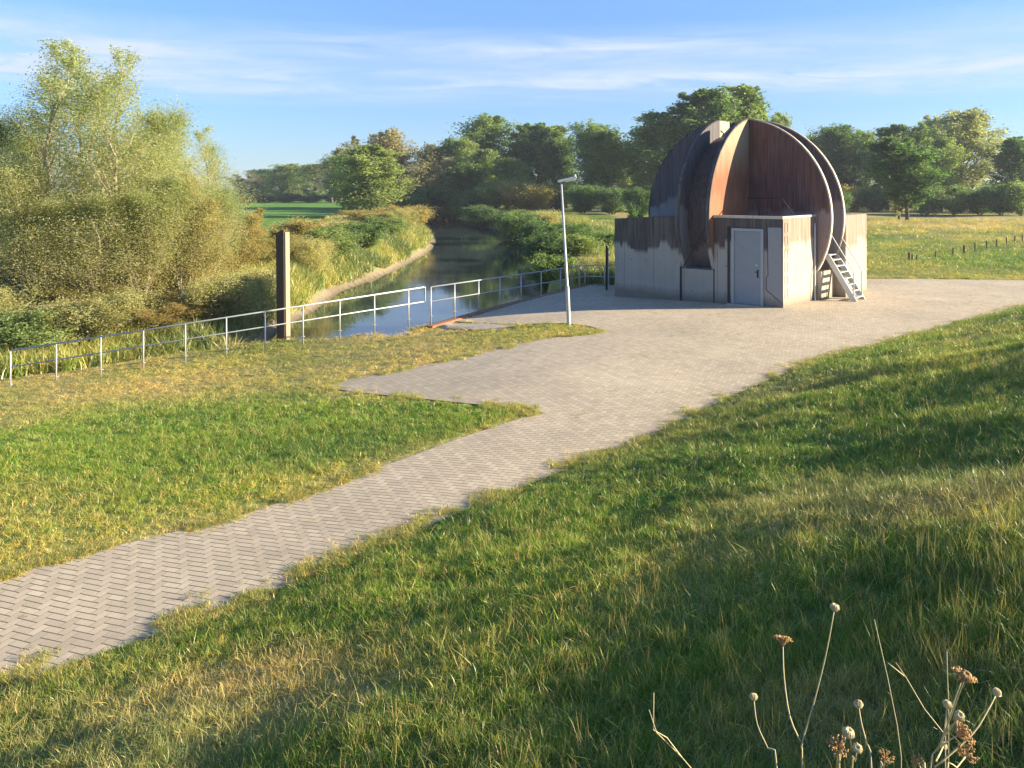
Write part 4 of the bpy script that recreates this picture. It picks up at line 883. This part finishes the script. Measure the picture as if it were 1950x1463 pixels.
def build_grass():
    rng = np.random.RandomState(3); protos = [blade_mesh('a', 34, 50 + i, GM, lean=.9, w=.028, hmin=.35) for i in range(5)] + [blade_mesh('b', 26, 60 + i, GM, lean=1.2, w=.04, hmin=.3) for i in range(3)] + [blade_mesh('c', 12, 70 + i, GM, lean=.5, w=.014, hmin=.5) for i in range(2)]
    P, S_, I, D_, H_ = [], [], [], [], []
    for (y0, y1, dens, hs, ws) in ((.9, 4, 640, .100, .10), (4, 8, 330, .105, .125), (8, 14, 150, .12, .17), (14, 24, 60, .125, .24), (24, 38, 24, .14, .34), (38, 62, 5.5, .24, .60), (62, 105, 1.3, .36, 1.0)):
        area = .925 * (y1 ** 2 - y0 ** 2); x, y = sow(int(area * dens), y0, y1, rng)
        z = height(x, y); D = dike_D(x, y); sd = river_sd(x, y)
        jx = x + rng.normal(0, .07, len(x)); jy = y + rng.normal(0, .07, len(x))
        ok = ~PAVEMASK(jx, jy) & in_view(x, y, z, 300 if y1 < 5 else 560) & clear_of_building(x, y) & (z > WZ + .45) & (leftbank(x, y) < .5) & (sd > .4)
        e, _ = seg_dist(x, y, LEFT_EDGE + NOTCH, False); pl = (D < 0) & (y < 36)
        ok &= ~(pl & (e < .22) & (rng.rand(len(x)) < .55))
        x, y, z, D, sd, pl = x[ok], y[ok], z[ok], D[ok], sd[ok], pl[ok]; n = len(x)
        dry = dryness(x, y) + rng.normal(0, .13, n); pn = fbm(x / .9, y / .9, 91, 3); big_ = fbm(x / 3.1, y / 3.1, 95, 3)
        h = hs * (.55 + .9 * pn) * rng.uniform(.75, 1.3, n); h = np.where(pl, h * (.42 + .35 * sstep(.55, .2, dryness(x, y))), h * (.75 + .25 * sstep(2., 7., D)))
        h = np.where((D > 0), h * (.6 + .4 * sstep(0, .8, D)), h)
        w = ws * rng.uniform(.8, 1.25, n)
        idx = rng.randint(0, 8, n); stalk = rng.rand(n) < np.where(pl, .02, .07 + .22 * sstep(5.0, 7.0, D) * sstep(.40, .62, pn)); idx = np.where(stalk, rng.randint(8, 10, n), idx)
        h = np.where(stalk, h * rng.uniform(1.3, 1.9, n), h); dry = np.where(stalk, rng.uniform(.6, 1.2, n), dry + .12 * sstep(4.5, 7, D))
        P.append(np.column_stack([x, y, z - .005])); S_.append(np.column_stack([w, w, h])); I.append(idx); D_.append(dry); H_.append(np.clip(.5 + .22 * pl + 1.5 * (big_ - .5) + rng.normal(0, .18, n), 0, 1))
    # weeds creeping over the pavement: along the edges and in a few cracks
    def edge_weeds(poly, n, sg, hh):
        A = np.array(poly); k = rng.randint(0, len(A) - 1, n); t = rng.rand(n)[:, None]; p = A[k] * (1 - t) + A[k + 1] * t + rng.normal(0, sg, (n, 2))
        m = fbm(p[:, 0] / .7, p[:, 1] / .7, 15, 3) > .5; p = p[m]; z = height(p[:, 0], p[:, 1]) + .01; h = hh * rng.uniform(.5, 1.3, len(p)); w = rng.uniform(.08, .16, len(p))
        P.append(np.column_stack([p, z])); S_.append(np.column_stack([w, w, h])); I.append(rng.randint(0, 8, len(p))); D_.append(rng.uniform(.1, .8, len(p))); H_.append(rng.rand(len(p)))
    edge_weeds(FOOT[1:-1], 5200, .14, .07); edge_weeds(LEFT_EDGE, 3000, .08, .05); edge_weeds(NOTCH, 2600, .14, .07); edge_weeds(REAR[6:9], 1500, .12, .14); edge_weeds(PLATE, 500, .08, .05)
    x, y = sow(22000, 7, 32, rng); m = PAVEMASK(x, y) & (fbm(x / .22, y / .5, 66, 2) > .70) & (fbm(x / 3, y / 3, 67, 2) > .45) & clear_of_building(x, y); x, y = x[m], y[m]
    P.append(np.column_stack([x, y, height(x, y) + .01])); n = len(x); w = rng.uniform(.05, .12, n); S_.append(np.column_stack([w, w, rng.uniform(.015, .035, n)])); I.append(rng.randint(0, 8, n)); D_.append(rng.uniform(.0, .6, n)); H_.append(rng.rand(n) * .5)
    scatter('grass', np.concatenate(P), np.concatenate(S_), np.concatenate(I), np.concatenate(D_), np.concatenate(H_), protos)
    print('grass tufts', sum(map(len, P)))
build_grass()
def build_reeds():
    rng = np.random.RandomState(9); protos = [blade_mesh('r', 40, 80 + i, GR, rad=.5, w=.040, lean=.9, hmin=.4) for i in range(5)]
    P, S_, I, D_, H_ = [], [], [], [], []
    for (y0, y1, dens) in ((18, 28, 14), (28, 46, 16), (46, 80, 8), (80, 130, 3.5), (130, 230, 1.)):
        area = .925 * (y1 ** 2 - y0 ** 2); x, y = sow(int(area * dens), y0, y1, rng); sd = river_sd(x, y); z = height(x, y); lb = leftbank(x, y) > .5
        n1 = fbm(x / 5, y / 5, 8, 3)
        okl = lb & (sd > .3 + .9 * n1) & ((sd < 9 + 8 * n1) | ((x < -3) & (y < 60) & (sd < 30) & (rng.rand(len(x)) < .6))) & (z > WZ + .20) & ~((x < 0) & (y < 26.5 + (x + 8.8) * .5 + 1.2))
        okr = (~lb) & (sd > 1.2) & (sd < 6.5 + 4 * n1) & (y > 34) & (x < 9)
        ok = (okl | okr) & in_view(x, y, z, 560); x, y, z, sd, lb, n1 = x[ok], y[ok], z[ok], sd[ok], lb[ok], n1[ok]; n = len(x)
        h = (.6 + 1.15 * fbm(x / 2.2, y / 2.2, 19, 3)) * rng.uniform(.6, 1.2, n) * np.where(lb, 1., .8) * np.where(x < -12, .75, 1.) * np.where(lb & (sd < 4), .7, 1.); w = (.55 + y * .006) * rng.uniform(.8, 1.3, n)
        dry = np.where(lb, .06 + .12 * (x < -9) + .45 * sstep(7, 11, sd) * fbm(x / 3, y / 3, 23, 3) + .85 * sstep(5.2, 3.2, sd) * (y < 46) * (x > -10.2), .15 + .5 * (fbm(x / 3, y / 3, 24, 3) - .4)) + rng.normal(0, .12, n)
        P.append(np.column_stack([x, y, z])); S_.append(np.column_stack([w, w, h])); I.append(rng.randint(0, 5, n)); D_.append(dry); H_.append(np.clip(.5 + 1.6 * (fbm(x / 3.5, y / 3.5, 29, 3) - .5), 0, 1))
    scatter('reeds', np.concatenate(P), np.concatenate(S_), np.concatenate(I), np.concatenate(D_), np.concatenate(H_), protos, seed=12)
    print('reeds', sum(map(len, P)))
build_reeds()

# ------------------------------------------------------------------ dried wild carrots and straws in the foreground
DRY = mat_simple('dried_umbel', (.58, .50, .28), .9, 0, 60, .3, .2); DRYB = mat_simple('brown_umbel', (.42, .26, .11), .9, 0, 60, .3, .2); STEM = mat_simple('dried_stem', (.50, .42, .22), .8, 0, 40, .3, .2)
def closed_head(bm, c, ax, s, rng):
    """bird's-nest umbel: rays leave the stem tip, bulge and curl in at the top"""
    ax = ax.normalized(); u = ax.orthogonal().normalized(); w = ax.cross(u)
    for ring, (rad, top, n) in enumerate(((1., 1.5, 26), (.7, 1.45, 16), (.35, 1.35, 8))):
        for k in range(n):
            t = 6.283 * (k + rng.random() * .6) / n; o = u * math.cos(t) + w * math.sin(t); rr = s * rad * rng.uniform(.9, 1.1)
            p = [c, c + ax * s * .35 + o * rr * .62, c + ax * s * .95 + o * rr, c + ax * s * top + o * rr * .68, c + ax * s * (top + .2) + o * rr * .35]
            tube(bm, p, [s * .035, s * .05, s * .06, s * .10, s * .07], 4)
def open_head(bm, c, ax, s, rng):
    """flat ragged funnel"""
    ax = ax.normalized(); u = ax.orthogonal().normalized(); w = ax.cross(u)
    for k in range(34):
        t = rng.random() * 6.283; o = u * math.cos(t) + w * math.sin(t); rr = s * math.sqrt(rng.uniform(.1, 1)) * 1.25; e = c + ax * s * rng.uniform(.75, 1.05) + o * rr
        tube(bm, [c, c + ax * s * .45 + o * rr * .45, e], [s * .04, s * .045, s * .06], 4)
        for q in range(4):
            tube(bm, [e, e + Vector((rng.uniform(-1, 1), rng.uniform(-1, 1), rng.uniform(.0, 1))) * s * .28], [s * .06, s * .09], 4)
def carrot(stems, d, label, k):
    """stems: list of (path of photo pixels bottom to top, head type or None, head px width)"""
    rng = random.Random(100 + k); u0, v0 = stems[0][0][0]; x = (u0 - CX) / F * d; g = gz(x, d)
    root = empty('wild_carrot', (x, d, g), 0, label, 'dried flower', 'dried wild carrots in the foreground')
    bm = bmesh.new(); o = Vector(root.location); heads = []
    for i, (path, typ, wpx) in enumerate(stems):
        pts = []
        for j, (u, v) in enumerate(path):
            dd = d + (.10 * math.sin(i * 2.1 + k)) * (j / max(1, len(path) - 1)); pts.append(Vector(atd(u, v, dd)) - o)
        if i == 0: pts = [Vector((0, 0, -.05))] + pts
        q = []                                        # smooth the path
        for a in range(len(pts) - 1):
            p0 = pts[max(a - 1, 0)]; p1 = pts[a]; p2 = pts[a + 1]; p3 = pts[min(a + 2, len(pts) - 1)]
            for t in (0, .33, .66): q.append(.5 * ((2 * p1) + (p2 - p0) * t + (2 * p0 - 5 * p1 + 4 * p2 - p3) * t * t + (3 * p1 - p0 - 3 * p2 + p3) * t ** 3))
        q.append(pts[-1]); n = len(q); tube(bm, q, [.0022 - .0009 * a / n for a in range(n)], 6)
        if typ: heads.append((q[-1], q[-1] - q[-3], typ, wpx / F * d / 2 * .86))
    bmobj('stem', bm, STEM, root, True)
    for c, ax, typ, s in heads:
        bm = bmesh.new(); (closed_head if typ in 'cC' else open_head)(bm, c, ax, s, rng); bmobj('flower_head', bm, DRYB if typ in 'oC' else DRY, root, True)
carrot([([(1528, 1470), (1527, 1418), (1548, 1345), (1572, 1250), (1588, 1165)], 'c', 20), ([(1524, 1412), (1504, 1365), (1493, 1290), (1491, 1232)], 'o', 36)], 1.95, 'tall forked wild carrot with one pale and one brown head', 0)
carrot([([(1480, 1470), (1462, 1425), (1442, 1380), (1436, 1336)], 'c', 19)], 2.0, 'single curved stalk with a small round head left of the forked one', 1)
carrot([([(1660, 1475), (1650, 1415), (1641, 1380), (1636, 1350)], 'c', 21)], 1.95, 'single round head on a short stalk in the middle of the dried plants', 2)
carrot([([(1770, 1480), (1790, 1420), (1812, 1350), (1830, 1300)], 'o', 40), ([(1786, 1430), (1812, 1360), (1836, 1296)], 'C', 26), ([(1780, 1462), (1850, 1400), (1880, 1355), (1896, 1325)], 'c', 20), ([(1795, 1410), (1800, 1380), (1803, 1350)], 'c', 20), ([(1800, 1400), (1812, 1385), (1825, 1366)], 'c', 20), ([(1782, 1450), (1790, 1435), (1796, 1422)], 'c', 16), ([(1790, 1425), (1805, 1412), (1822, 1402)], 'o', 44)], 1.9, 'big branching wild carrot with six heads near the right corner', 3)
carrot([([(1598, 1480), (1598, 1440), (1596, 1425)], 'o', 34), ([(1598, 1450), (1604, 1425), (1612, 1404)], 'c', 26)], 1.85, 'short plant with a ragged tan head at the bottom edge', 4)
carrot([([(1622, 1480), (1628, 1450), (1632, 1428)], 'c', 20)], 1.9, 'pale round head low between the short ragged plant and the lone stalk', 5)
carrot([([(1676, 1490), (1682, 1462), (1686, 1446)], 'o', 24)], 1.85, 'small pale open head at the bottom edge', 6)
carrot([([(1800, 1490), (1822, 1462), (1838, 1442)], 'o', 36)], 1.8, 'brown open head low beneath the big branching plant', 7)
carrot([([(1762, 1490), (1756, 1470), (1748, 1452)], 'o', 20)], 1.8, 'tiny brown head at the bottom edge left of the branching plant', 8)
def straw(paths, d, label):
    x = (paths[0][0][0] - CX) / F * d; g = gz(x, d); bm = bmesh.new(); o = Vector((x, d, g))
    for i, p in enumerate(paths):
        q = [Vector(atd(u, v, d + .03 * i)) - o for u, v in p]
        if i == 0: q = [Vector((0, 0, -.03))] + q
        tube(bm, q, [.0017 - .0008 * k / len(q) for k in range(len(q))], 6)
    ob = bmobj('dry_stalk', bm, STEM, None, True); ob.location = o; tag(ob, label, 'dry stalk', 'leafless dry stalks in the foreground')
straw([[(1322, 1470), (1298, 1442), (1250, 1395), (1236, 1352)], [(1298, 1442), (1270, 1405), (1244, 1390), (1245, 1320)]], 2.0, 'forked leafless stalk left of the dried flowers')
straw([[(1716, 1440), (1708, 1380), (1690, 1290), (1665, 1180)]], 2.3, 'long thin upright stalk between the two groups of dried flowers')
straw([[(1800, 1400), (1760, 1350), (1725, 1290), (1706, 1262)], [(1725, 1290), (1700, 1270), (1690, 1262)]], 2.15, 'thin leaning stalk left of the branching wild carrot')
straw([[(1806, 1330), (1804, 1290), (1803, 1240)]], 2.2, 'short straight stalk behind the branching wild carrot')
straw([[(1900, 1010), (1888, 960), (1872, 905)]], 4.2, 'pale thin stalk on the dark slope at the right edge')

# ------------------------------------------------------------------ the air
hm = bpy.data.materials.new('haze_material'); hm.use_nodes = True; nt = hm.node_tree; nt.nodes.clear()
ho = N(nt, 'ShaderNodeOutputMaterial'); hv = N(nt, 'ShaderNodeVolumePrincipled'); hv.inputs['Color'].default_value = (.80, .88, 1, 1); hv.inputs['Density'].default_value = .0003; hv.inputs['Anisotropy'].default_value = .2
nt.links.new(hv.outputs[0], ho.inputs['Volume'])
bm = bmesh.new(); box(bm, -900, 900, -60, 1500, -8, 40); tag(bmobj('haze', bm, hm), kind='stuff')
